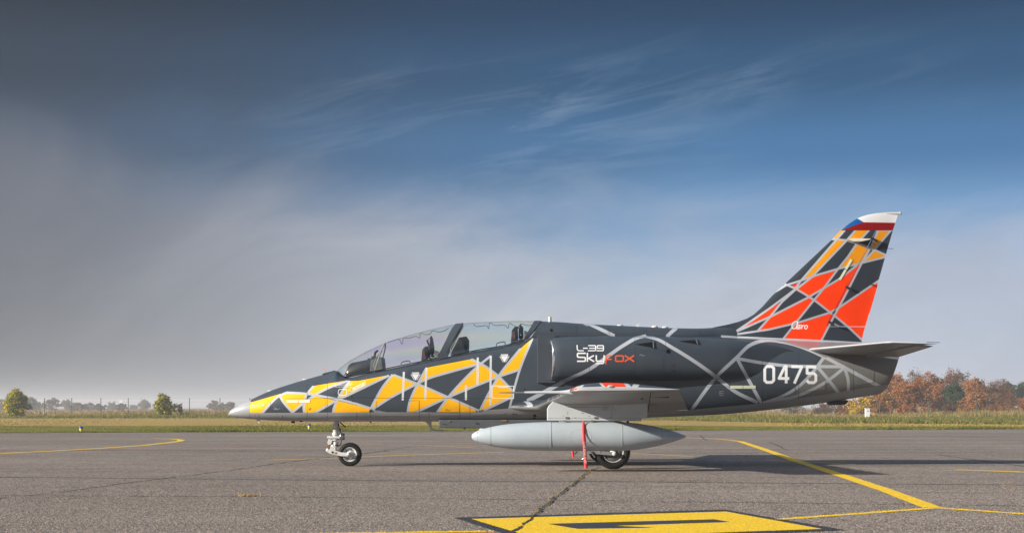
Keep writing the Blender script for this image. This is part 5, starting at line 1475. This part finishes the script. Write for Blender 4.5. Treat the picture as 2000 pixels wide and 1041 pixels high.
ribbon('pavement_crack', gl((660, 893), (760, 878), (800, 872)), .03, .0032, M_crack, .8, 12, .2, waver=.02)
# taxi lines
Z1 = .0030
ribbon('taxi_line', gl((-60, 888), (0, 885), (100, 880.5), (200, 875), (280, 869.5), (330, 864), (350, 861.3), (355, 859.8), (350, 858.2), (335, 856.8), (300, 856)), .20, Z1, M_yline, .1, 20, .4)
ribbon('taxi_line', gl((-60, 885.4), (60, 885.2)), .12, Z1, M_yfaint, .1, 21)
ribbon('taxi_line', gl((0, 855), (70, 855)), .16, Z1, M_yfaint, .1, 22)
ribbon('taxi_line', gl((531, 898), (640, 894.8), (780, 889), (985, 882.5)), .16, Z1, M_yfaint, .15, 23)
ribbon('taxi_line', gl((690, 866), (745, 867.5)), .11, Z1, M_yfaint, .15, 24)
ribbon('taxi_line', gl((832, 870), (925, 873.5)), .11, Z1, M_yfaint, .15, 25)
ribbon('taxi_line', gl((570, 845), (700, 844.2), (900, 843.6)), .14, Z1, M_yghost, .15, 26)
ribbon('taxi_line', gl((1230, 884.5), (1355, 891.5)), .11, Z1, M_yfaint, .15, 27)
ribbon('taxi_line', gl((1495, 898.5), (1600, 903), (1668, 906.8)), .13, Z1, M_yfaint, .1, 28)
ribbon('taxi_line', gl((1866, 917), (1930, 919), (2060, 924)), .20, Z1, M_yline, .1, 29)
ribbon('taxi_line', gl((1955, 947), (1985, 948)), .06, Z1, M_yfaint, .1, 30)
ribbon('taxi_line', gl((1340, 854.3), (1400, 857), (1430, 859.5), (1446, 862)), .20, Z1, M_yfaint, .1, 31)
ribbon('taxi_line', gl((1446, 862), (1500, 880), (1550, 898), (1640, 927), (1730, 957), (1820, 991)), .19, .0045, M_yline, .05, 32)
ribbon('taxi_line', gl((1520, 1014), (1680, 1002.5), (1825, 991.5)), .115, Z1, M_yline, .05, 33)
ribbon('taxi_line', gl((1822, 991), (1900, 996.5), (2050, 1007)), .115, .0036, M_yline, .05, 34)
ribbon('taxi_line', gl((520, 1044), (700, 1041), (950, 1037.4)), .115, Z1, M_yline, .05, 35)
ribbon('taxi_line', gl((1680, 845.5), (1760, 845.4)), .15, Z1, M_yghost, .1, 36)
ribbon('red_line', gl((-60, 881), (60, 880), (300, 876), (500, 872.5), (700, 869), (900, 866), (1300, 860.5), (1420, 858.8), (1620, 857.2), (2100, 856.8)), .22, .0026, M_rline, .15, 37, .6)
# the numbered panel
sheet_obj('stand_number_panel', gl((887, 1011), (1415, 995), (1652, 1035.5), (1040, 1060)), .0040, M_bpaint)
sheet_obj('stand_number_field', gl((921, 1014), (1418, 999.5), (1606, 1033.6), (1050, 1053)), .0064, M_yline)
sheet_obj('stand_number', gl((1070, 1024), (1395, 1015.2), (1424, 1020.2), (1196, 1027.6), (1276, 1031.2), (1128, 1033.6)), .0086, M_bpaint)

# loose-faced aggregate of the near asphalt: each stone stands a few millimetres proud
M_st = [mat('aggregate_brown', (.234, .196, .168), .85, spec=.2), mat('aggregate_pale', (.32, .272, .232), .85, spec=.2), mat('aggregate_dark', (.135, .115, .102), .85, spec=.2)]
def aggregate(n=170000, seed=5):
    rng = np.random.default_rng(seed)
    px = rng.uniform(-60, 2060, n); py = rng.uniform(905, 1056, n)
    d = CAMH * FPX / (py - HOR); x = (px - CX) * d / FPX; y = d - DEP
    r = rng.uniform(.005, .0125, n); h = rng.uniform(.002, .0060, n) * np.clip((27 - d) / 9, .25, 1)
    mi = rng.choice(3, n, p=[.45, .25, .30])
    def inside(poly):
        c = np.zeros(n, bool); P_ = [(p.x, p.y) for p in poly]
        for (ax, ay), (bx, by) in zip(P_, P_[1:] + P_[:1]):
            k = (ay > y) != (by > y); c ^= k & (x < (bx - ax) * (y - ay) / (by - ay + 1e-12) + ax)
        return c
    yel = np.zeros(n, bool); blk = np.zeros(n, bool)
    blk |= inside(gl((887, 1011), (1415, 995), (1652, 1035.5), (1040, 1060)))
    f = inside(gl((921, 1014), (1418, 999.5), (1606, 1033.6), (1050, 1053))); blk &= ~f
    g = inside(gl((1070, 1024), (1395, 1015.2), (1424, 1020.2), (1196, 1027.6), (1276, 1031.2), (1128, 1033.6))); blk |= g; yel |= f & ~g
    for pts, w in ((gl((1446, 862), (1500, 880), (1550, 898), (1640, 927), (1730, 957), (1820, 991)), .19), (gl((1520, 1014), (1680, 1002.5), (1825, 991.5)), .115), (gl((1822, 991), (1900, 996.5), (2050, 1007)), .115), (gl((520, 1044), (700, 1041), (950, 1037.4)), .115)):
        for a, b in zip(pts[:-1], pts[1:]):
            ab = b - a; t = np.clip(((x - a.x) * ab.x + (y - a.y) * ab.y) / ab.length_squared, 0, 1)
            yel |= np.hypot(x - a.x - t * ab.x, y - a.y - t * ab.y) < w / 2
    keep = rng.random(n) < np.where(yel | blk, .35, 1.0)
    mi = np.where(yel, 3, np.where(blk, 4, mi)); z = np.where(yel | blk, .0035, -.0005)
    x, y, r, h, mi, z = [q[keep] for q in (x, y, r, h, mi, z)]; n = len(x)
    v = np.empty((n, 5, 3)); a0 = rng.uniform(0, 6.28, n)
    for k in range(4):
        a = a0 + k * 1.5708 + rng.uniform(-.4, .4, n); rr = r * rng.uniform(.7, 1.2, n)
        v[:, k] = np.stack([x + np.cos(a) * rr, y + np.sin(a) * rr, z], 1)
    v[:, 4] = np.stack([x + rng.normal(0, .3, n) * r, y + rng.normal(0, .3, n) * r, z + h + .001], 1)
    base = np.arange(n)[:, None] * 5
    tri = np.concatenate([base + np.array([[k, (k + 1) % 4, 4]]) for k in range(4)], 1).reshape(-1).astype(np.int32)
    me = bpy.data.meshes.new('asphalt_aggregate'); m4 = n * 4
    me.vertices.add(n * 5); me.vertices.foreach_set('co', v.ravel()); me.loops.add(m4 * 3); me.loops.foreach_set('vertex_index', tri)
    me.polygons.add(m4); me.polygons.foreach_set('loop_start', np.arange(0, m4 * 3, 3, dtype=np.int32))
    for m in M_st + [M_yline, M_bpaint]: me.materials.append(m)
    me.polygons.foreach_set('material_index', np.repeat(mi, 4).astype(np.int32)); me.update(calc_edges=True)
    tag(link('asphalt_aggregate', me), kind='stuff')
aggregate()

# weeds in the joint
def tuft(name, p, n, h, label, m, seed, spread=.12, line=None):
    e = empty(name, tuple(p)); tag(e, label, 'weed')
    rnd = random.Random(seed); mb = MB()
    for i in range(n):
        if line: 
            f = rnd.random(); k = min(int(f * (len(line) - 1)), len(line) - 2); q = line[k].lerp(line[k + 1], f * (len(line) - 1) - k) - Vector(p)
            bx, by = q.x + rnd.gauss(0, .015), q.y + rnd.gauss(0, .015)
        else: bx, by = rnd.gauss(0, spread), rnd.gauss(0, spread * .3)
        a = rnd.uniform(0, 6.28); hh = h * rnd.uniform(.4, 1); w = .006
        mb.add([(bx + math.cos(a) * w, by + math.sin(a) * w, 0.003), (bx - math.cos(a) * w, by - math.sin(a) * w, 0.003), (bx + rnd.gauss(0, .5) * hh, by + rnd.gauss(0, .5) * hh, hh)], [(0, 1, 2)], rnd.randrange(len(m)))
    mb.build('leaves', m, e, fix=False)
tuft('weed_tuft', G(485, 969), 46, .05, 'small straw-coloured weed tuft growing in the joint of the open apron', [GR4, GR3], 1, spread=.06)
tuft('weed_row', G(1100, 958), 260, .025, 'row of low weeds along the crack running from wheel to number panel', [GR1, GR3, GR5], 2, line=gl((1160, 917), (1133, 935), (1098, 960), (1060, 990), (1043, 1006)))

# ------------------------------------------------------------------ taxiway lights
M_blue = mat('blue_lamp_glass', (.01, .07, .30), .2)
M_ypl = mat('yellow_plastic', (.75, .55, .02), .45)
def edge_light(px, py, label, h=.24):
    p = G(px, py); e = empty('taxiway_light', (p.x, p.y, 0)); tag(e, label, 'light', 'edge lights along the verge')
    MB().lathe((0, 0, 0), (0, 0, 1), [(.055, 0), (.055, .03), (.045, .04), (.045, .06)], 12).build('base', M_white, e)
    MB().lathe((0, 0, 0), (0, 0, 1), [(.05, .055), (.062, .10), (.075, .15), (.07, .155), (.001, .155)], 12).build('body', M_ypl, e)
    MB().lathe((0, 0, 0), (0, 0, 1), [(.06, .155), (.078, .17), (.075, .21), (.05, .245), (.001, .255)], 12).build('lamp_lens', M_blue, e)
edge_light(158.5, 844.3, 'yellow taxiway light with blue lens on the verge left of the nose')
edge_light(604, 838.5, 'yellow taxiway light with blue lens on the verge, seen under the nose')

# ------------------------------------------------------------------ fences
M_post = mat('dark_green_post', (.045, .075, .062), .6)
M_wire = mat('galvanised_wire', (.22, .23, .23), .5, metal=.4)
M_sign = mat('white_sign', (.72, .73, .74), .5)
def fence(xs, dep, ytop, label, sign=None):
    s = FPX / dep
    pos = [((x - CX) / s, dep - DEP) for x in xs]
    e = empty('wire_fence', (pos[0][0], pos[0][1], 0)); tag(e, label, 'fence', 'wire fence along the airfield edge')
    o = Vector((pos[0][0], pos[0][1], 0)); h = CAMH + (HOR - ytop) / s
    for i, (x, y) in enumerate(pos):
        b = Vector((x, y, 0)) - o
        MB().tube([b, b + Vector((0, 0, h))], .038, 8).build('post', M_post, e)
    for z in (h * .98, h * .80, h * .55, h * .3):
        MB().tube([(Vector((x, y, z)) - o) for x, y in pos], .005, 4).build('wire', M_wire, e)
    mb = MB()
    x0, x1 = pos[0][0] - o.x, pos[-1][0] - o.x
    if sign:
        c = Vector(((sign[0] - CX) / s, dep - DEP - .05, CAMH + (HOR - sign[1]) / s)) - o
        MB().box(c, (.30, .01, .24)).build('sign_plate', M_sign, e)
fence([-78, -22, 33, 87, 140, 197, 250.5, 310, 370, 429.5, 488, 545, 603, 660, 716, 772, 830, 888], 146, 777, 'wire fence on green posts crossing the field left of the nose', (236, 783.8))
fence([1446, 1540.5, 1630.5, 1718, 1813, 1907, 2002, 2096], 146, 782.5, 'wire fence on green posts in front of the autumn wood')

# ------------------------------------------------------------------ trees and bushes
M_bark = mat('grey_brown_bark', (.09, .07, .055), .9, noise=.3, nscale=6)
def crown(seed, n, blobs, leaf, mats, twig=0.0, flat=.0):
    """leaf-sized faces in uneven clumps through the crown; blobs: (x,y,z,rx,ry,rz)"""
    rng = np.random.default_rng(seed)
    B = np.asarray(blobs, float); vol = B[:, 3] * B[:, 5]; pick = rng.choice(len(B), n, p=vol / vol.sum())
    # clump centres inside each blob, leaves gather round them
    nc = max(12, n // 34)
    cp = rng.choice(len(B), nc, p=vol / vol.sum())
    d = rng.normal(0, 1, (nc, 3)); d /= np.linalg.norm(d, axis=1)[:, None]; r = rng.uniform(.25, 1.0, nc) ** .45
    cc = B[cp, :3] + d * r[:, None] * B[cp, 3:6]
    ci = rng.integers(0, nc, n)
    p = cc[ci] + rng.normal(0, 1, (n, 3)) * (B[cp[ci], 3:6] * .17)
    sz = leaf * rng.uniform(.6, 1.4, n)
    a = rng.normal(0, 1, (n, 3)); a /= np.linalg.norm(a, axis=1)[:, None]
    b = rng.normal(0, 1, (n, 3)); b -= a * (a * b).sum(1)[:, None]; b /= np.linalg.norm(b, axis=1)[:, None]
    a *= sz[:, None] * .5; b *= sz[:, None] * .38
    v = np.stack([p - a, p - b * .9, p + a, p + b], 1)
    me = bpy.data.meshes.new('crown')
    v[..., 2] = np.maximum(v[..., 2], 0.02)
    me.vertices.add(n * 4); me.vertices.foreach_set('co', v.ravel()); me.loops.add(n * 4); me.loops.foreach_set('vertex_index', np.arange(n * 4, dtype=np.int32))
    me.polygons.add(n); me.polygons.foreach_set('loop_start', np.arange(0, n * 4, 4, dtype=np.int32))
    for m in mats: me.materials.append(m)
    cm = rng.integers(0, len(mats), nc); mi = np.where(rng.random(n) < .7, cm[ci], rng.integers(0, len(mats), n))
    me.polygons.foreach_set('material_index', mi.astype(np.int32)); me.update(calc_edges=True)
    return me
def trunk_mesh(seed, H, r, blobs, twigs=0, twl=.8):
    rnd = random.Random(seed); mb = MB()
    top = Vector((rnd.uniform(-.2, .2), rnd.uniform(-.2, .2), H * .8))
    mb.tube([(0, 0, -.1), (rnd.uniform(-.05, .05), 0, H * .25), tuple(top * .6), tuple(top)], [r, r * .8, r * .5, r * .12], 7)
    ends = []
    for b in blobs:
        f = rnd.uniform(.15, .55); s = top * f
        e = Vector(b[:3]) + Vector((rnd.uniform(-.3, .3) * b[3], rnd.uniform(-.3, .3) * b[4], rnd.uniform(-.2, .5) * b[5]))
        mid = s.lerp(e, .5) + Vector((0, 0, -.05 * H))
        mb.tube([s, mid, e], [r * .45, r * .3, r * .08], 5, cap=False); ends += [mid, e]
    for i in range(twigs):
        b = rnd.choice(blobs); c = Vector(b[:3]); d = Vector((rnd.gauss(0, 1), rnd.gauss(0, 1), rnd.gauss(.5, .8))).normalized()
        s = c + Vector((d.x * b[3], d.y * b[4], d.z * b[5])) * rnd.uniform(.1, .7)
        e = s + (d + Vector((rnd.gauss(0, .4), rnd.gauss(0, .4), .5))).normalized() * twl * rnd.uniform(.4, 1)
        w = .012 + r * .06
        mb.add([s + Vector((w, 0, 0)), s - Vector((w, 0, 0)), e], [(0, 1, 2)]); mb.add([s + Vector((0, w, 0)), s - Vector((0, w, 0)), e], [(0, 1, 2)])
    return mb
def blob_set(seed, w, h, n, z0=.25, wy=None):
    rnd = random.Random(seed); out = []
    for i in range(n):
        f = (i + .5) / n; z = h * (z0 + (.86 - z0) * f); half = w / 2 * math.sin(math.pi * (.18 + .75 * f)) ** .8
        r = w * rnd.uniform(.17, .27)
        out.append((rnd.uniform(-1, 1) * max(.1, half - r * .7), rnd.uniform(-1, 1) * max(.1, half - r * .7), min(z, h - r * .7), r, r, r * rnd.uniform(.65, .95)))
    out.append((0, 0, h * (.5 + z0 * .4), w * .34, w * .34, h * .32))
    return out
LO1, LO2, LO3 = leaf_mat('oak_leaf_orange', (.36, .135, .034)), leaf_mat('oak_leaf_rust', (.26, .098, .036)), leaf_mat('oak_leaf_tan', (.36, .19, .07))
LB1, LB2 = leaf_mat('withered_leaf_brown', (.17, .095, .055)), leaf_mat('withered_leaf_dull', (.13, .085, .06))
LY1, LY2 = leaf_mat('leaf_yellow', (.72, .54, .014)), leaf_mat('leaf_ochre', (.36, .22, .035))
LG1, LG2, LG3 = leaf_mat('pine_needle_dark', (.035, .06, .028)), leaf_mat('pine_needle_mid', (.06, .09, .04)), leaf_mat('leaf_green', (.17, .225, .02))
LG4 = leaf_mat('leaf_dull_green', (.12, .155, .035))
LH1, LH2 = leaf_mat('scrub_grey_green', (.15, .155, .12)), leaf_mat('scrub_brown', (.20, .165, .125))
RG = 'autumn trees in the wood on the right'
def tree(name, cx, ytop, wpx, dep, mats, n, label, cat='tree', group=None, leaf=.22, nb=9, z0=.25, twigs=0, seed=0, trunk_r=None, base=0.0):
    s = FPX / dep; H = CAMH + (HOR - ytop) / s; w = wpx / s
    e = empty(name, ((cx - CX) / s, dep - DEP, base)); tag(e, label, cat, group)
    b = blob_set(seed, w, H, nb, z0)
    link('crown', crown(seed, int(n * 1.7), b, leaf * .82, mats), e)
    trunk_mesh(seed, H, trunk_r or H * .022, b, twigs, H * .16).build('trunk', M_bark, e, fix=False)
    return e
OR = [LO1, LO1, LO2, LO3]; BR = [LB1, LB2, LO2]; YE = [LY1, LY2, LO3]; PI = [LG1, LG2, LG1]
tree('oak_tree', 1742, 735, 78, 186, OR + [LO2], 4200, 'rust-orange tree rising just behind the tail cone, leftmost tall crown', group=RG, seed=31, leaf=.26, z0=.12)
tree('oak_tree', 1776, 738, 86, 178, OR, 5200, 'big bright orange tree in front of the wood beside the tail', group=RG, seed=32, leaf=.26, z0=.08)
tree('oak_tree', 1812, 729, 84, 192, OR + [LB1], 4600, 'tall orange-brown tree forming the first high point of the wood', group=RG, seed=33, leaf=.26, z0=.12, twigs=120)
tree('bare_tree', 1790, 721, 66, 205, [LB1, LO2], 900, 'thin half-bare tree whose twigs top the orange crowns', group=RG, seed=34, leaf=.2, z0=.35, twigs=700)
tree('bare_tree', 1868, 722, 82, 200, BR + [LO2], 2600, 'tall brown half-bare tree, highest round crown above the pine', group=RG, seed=35, leaf=.24, z0=.3, twigs=520)
tree('pine_tree', 1862, 748, 56, 176, PI, 3600, 'lone dark green pine standing among the orange trees', group=RG, seed=36, leaf=.24, z0=.42, nb=8)
tree('oak_tree', 1903, 733, 78, 196, OR, 4400, 'orange tree right of the pine with a rounded crown', group=RG, seed=37, leaf=.26, z0=.2)
tree('oak_tree', 1905, 762, 74, 172, [LO1, LO3, LB1], 4200, 'low pale orange tree in front, right of the pine trunk', group=RG, seed=38, leaf=.22, z0=.06)
tree('bare_tree', 1946, 738, 84, 198, BR + [LB1], 2600, 'brown half-bare tree between orange crown and far right pines', group=RG, seed=39, leaf=.22, z0=.25, twigs=520)
tree('bare_tree', 1958, 766, 92, 170, [LB1, LB2, LO2, LO3], 3600, 'wide brownish thicket tree low in front at the right edge', group=RG, seed=40, leaf=.18, z0=.05, twigs=420)
tree('pine_tree', 1968, 743, 40, 230, PI, 2200, 'dark pine far behind the brown thicket, left of two', group=RG, seed=41, leaf=.28, z0=.3)
tree('pine_tree', 1998, 744, 48, 232, PI, 2400, 'dark pine at the right edge of the picture, behind everything', group=RG, seed=42, leaf=.28, z0=.3)
tree('oak_tree', 2004, 772, 50, 176, OR, 2000, 'orange tree cut by the right edge of the picture', group=RG, seed=43, leaf=.22, z0=.1)
tree('yellow_tree', 1684, 772, 62, 168, YE, 3200, 'yellow-leaved small tree below the tail beside the white box', group=RG, seed=44, leaf=.2, z0=.08)
tree('yellow_tree', 1650, 779, 54, 176, [LY2, LO1, LB1], 2400, 'ochre bushy tree under the tail bumper, left of the yellow one', group=RG, seed=45, leaf=.2, z0=.06)
tree('oak_tree', 1722, 760, 54, 172, OR + [LY2], 3000, 'low orange tree between the yellow tree and the big orange one', group=RG, seed=46, leaf=.22, z0=.06)
tree('bare_tree', 1612, 786, 60, 190, [LB1, LB2], 1500, 'low brown thicket under the rear fuselage', group=RG, seed=47, leaf=.18, z0=.06, twigs=200)
tree('bare_tree', 1553, 789, 60, 200, [LB2, LH2], 1200, 'dull brown low scrub below the number on the rear fuselage', group=RG, seed=48, leaf=.18, z0=.06, twigs=200)
tree('bare_shrub', 1855, 779, 34, 152, [LB1, LO2, LB2], 1000, 'dark red-brown twiggy shrub in front of the pine at the fence', 'shrub', seed=49, leaf=.13, z0=.1, twigs=420)
tree('oak_tree', 1838, 752, 56, 190, OR + [LB1], 2600, 'orange crown behind and left of the lone pine', group=RG, seed=50, leaf=.24, z0=.15)
tree('oak_tree', 1880, 790, 40, 160, [LO3, LB1, LO1], 1400, 'small tan bush at the foot of the pine', 'bush', seed=51, leaf=.18, z0=.05)
# left side
tree('round_bush', 31, 760.5, 56, 139, [LG3, LG3, LY1, LG3, LG4, LY1], 6500, 'big round bush turning yellow at the far left of the fence', 'bush', seed=60, leaf=.17, z0=.06, nb=22, trunk_r=.07)
tree('round_bush', 321, 769, 41, 139, [LG3, LY1, LG3, LG4, LY1], 5000, 'yellow-green upright bush standing at the fence left of the nose', 'bush', seed=61, leaf=.15, z0=.08, nb=20, trunk_r=.05)
tree('bare_shrub', 352, 788, 30, 140, [LB1, LO2], 350, 'small reddish twiggy shrub beside the yellow-green bush', 'shrub', seed=62, leaf=.10, z0=.05, twigs=420)
HG = 'hazy scrub far beyond the fence on the left'
FARL = [(5, 781, 48, 520), (58, 775, 44, 430), (74, 786, 34, 500), (100, 777, 38, 470), (128, 780, 30, 520), (150, 788, 34, 420), (174, 787, 30, 480), (195, 789, 26, 430), (220, 788, 28, 560), (237, 788, 22, 430),
        (283, 783, 36, 560), (262, 792, 24, 600), (418, 783, 28, 480), (434, 788, 22, 460), (450, 785, 24, 440), (470, 790, 26, 560), (-40, 780, 60, 500), (505, 789, 34, 480)]
for i, (cx, yt, w, dp) in enumerate(FARL):
    tree('far_scrub', cx, yt, w, dp, [LH1, LH2, LB2] if i % 3 else [LH2, LB1, LB2], 1500, 'grey hazy scrub tree far out in the field beyond the left fence', 'tree', HG, leaf=.55, z0=.12, nb=9, twigs=60, seed=100 + i)

# white cabinet by the wood
p = Vector(((1694 - CX) * 143 / FPX, 143 - DEP, 0))
e = empty('utility_box', tuple(p)); tag(e, 'small white utility box standing in the tall grass before the wood', 'cabinet')
MB().box((0, 0, .42), (.42, .30, .84)).build('cabinet_body', M_sign, e, bevel=.012)
MB().box((0, 0, .865), (.48, .36, .04)).build('cabinet_roof', M_sign, e, bevel=.008)
MB().box((.02, -.153, .62), (.16, .01, .07)).build('vent_slot', M_blackp, e)

# ------------------------------------------------------------------ haze
def haze():
    me = bpy.data.meshes.new('haze')
    x0, x1, y0, y1, z0, z1 = -1700, 1700, -100, 2300, -1.04, 12.0
    v = [(x, y, z) for x in (x0, x1) for y in (y0, y1) for z in (z0, z1)]
    me.from_pydata(v, [], [(0, 1, 3, 2), (4, 6, 7, 5), (0, 4, 5, 1), (2, 3, 7, 6), (0, 2, 6, 4), (1, 5, 7, 3)])
    bm = bmesh.new(); bm.from_mesh(me); bmesh.ops.recalc_face_normals(bm, faces=bm.faces); bm.to_mesh(me); bm.free()
    m = bpy.data.materials.new('pale_haze'); m.use_nodes = True
    N, L = m.node_tree.nodes, m.node_tree.links; N.clear()
    out = N.new('ShaderNodeOutputMaterial'); pv = N.new('ShaderNodeVolumePrincipled')
    pv.inputs['Color'].default_value = (.86, .89, .94, 1); pv.inputs['Density'].default_value = HAZE; pv.inputs['Anisotropy'].default_value = 0.2
    L.new(pv.outputs[0], out.inputs['Volume'])
    me.materials.append(m)
    tag(link('haze', me), kind='stuff')
HAZE = 0.0008
haze()
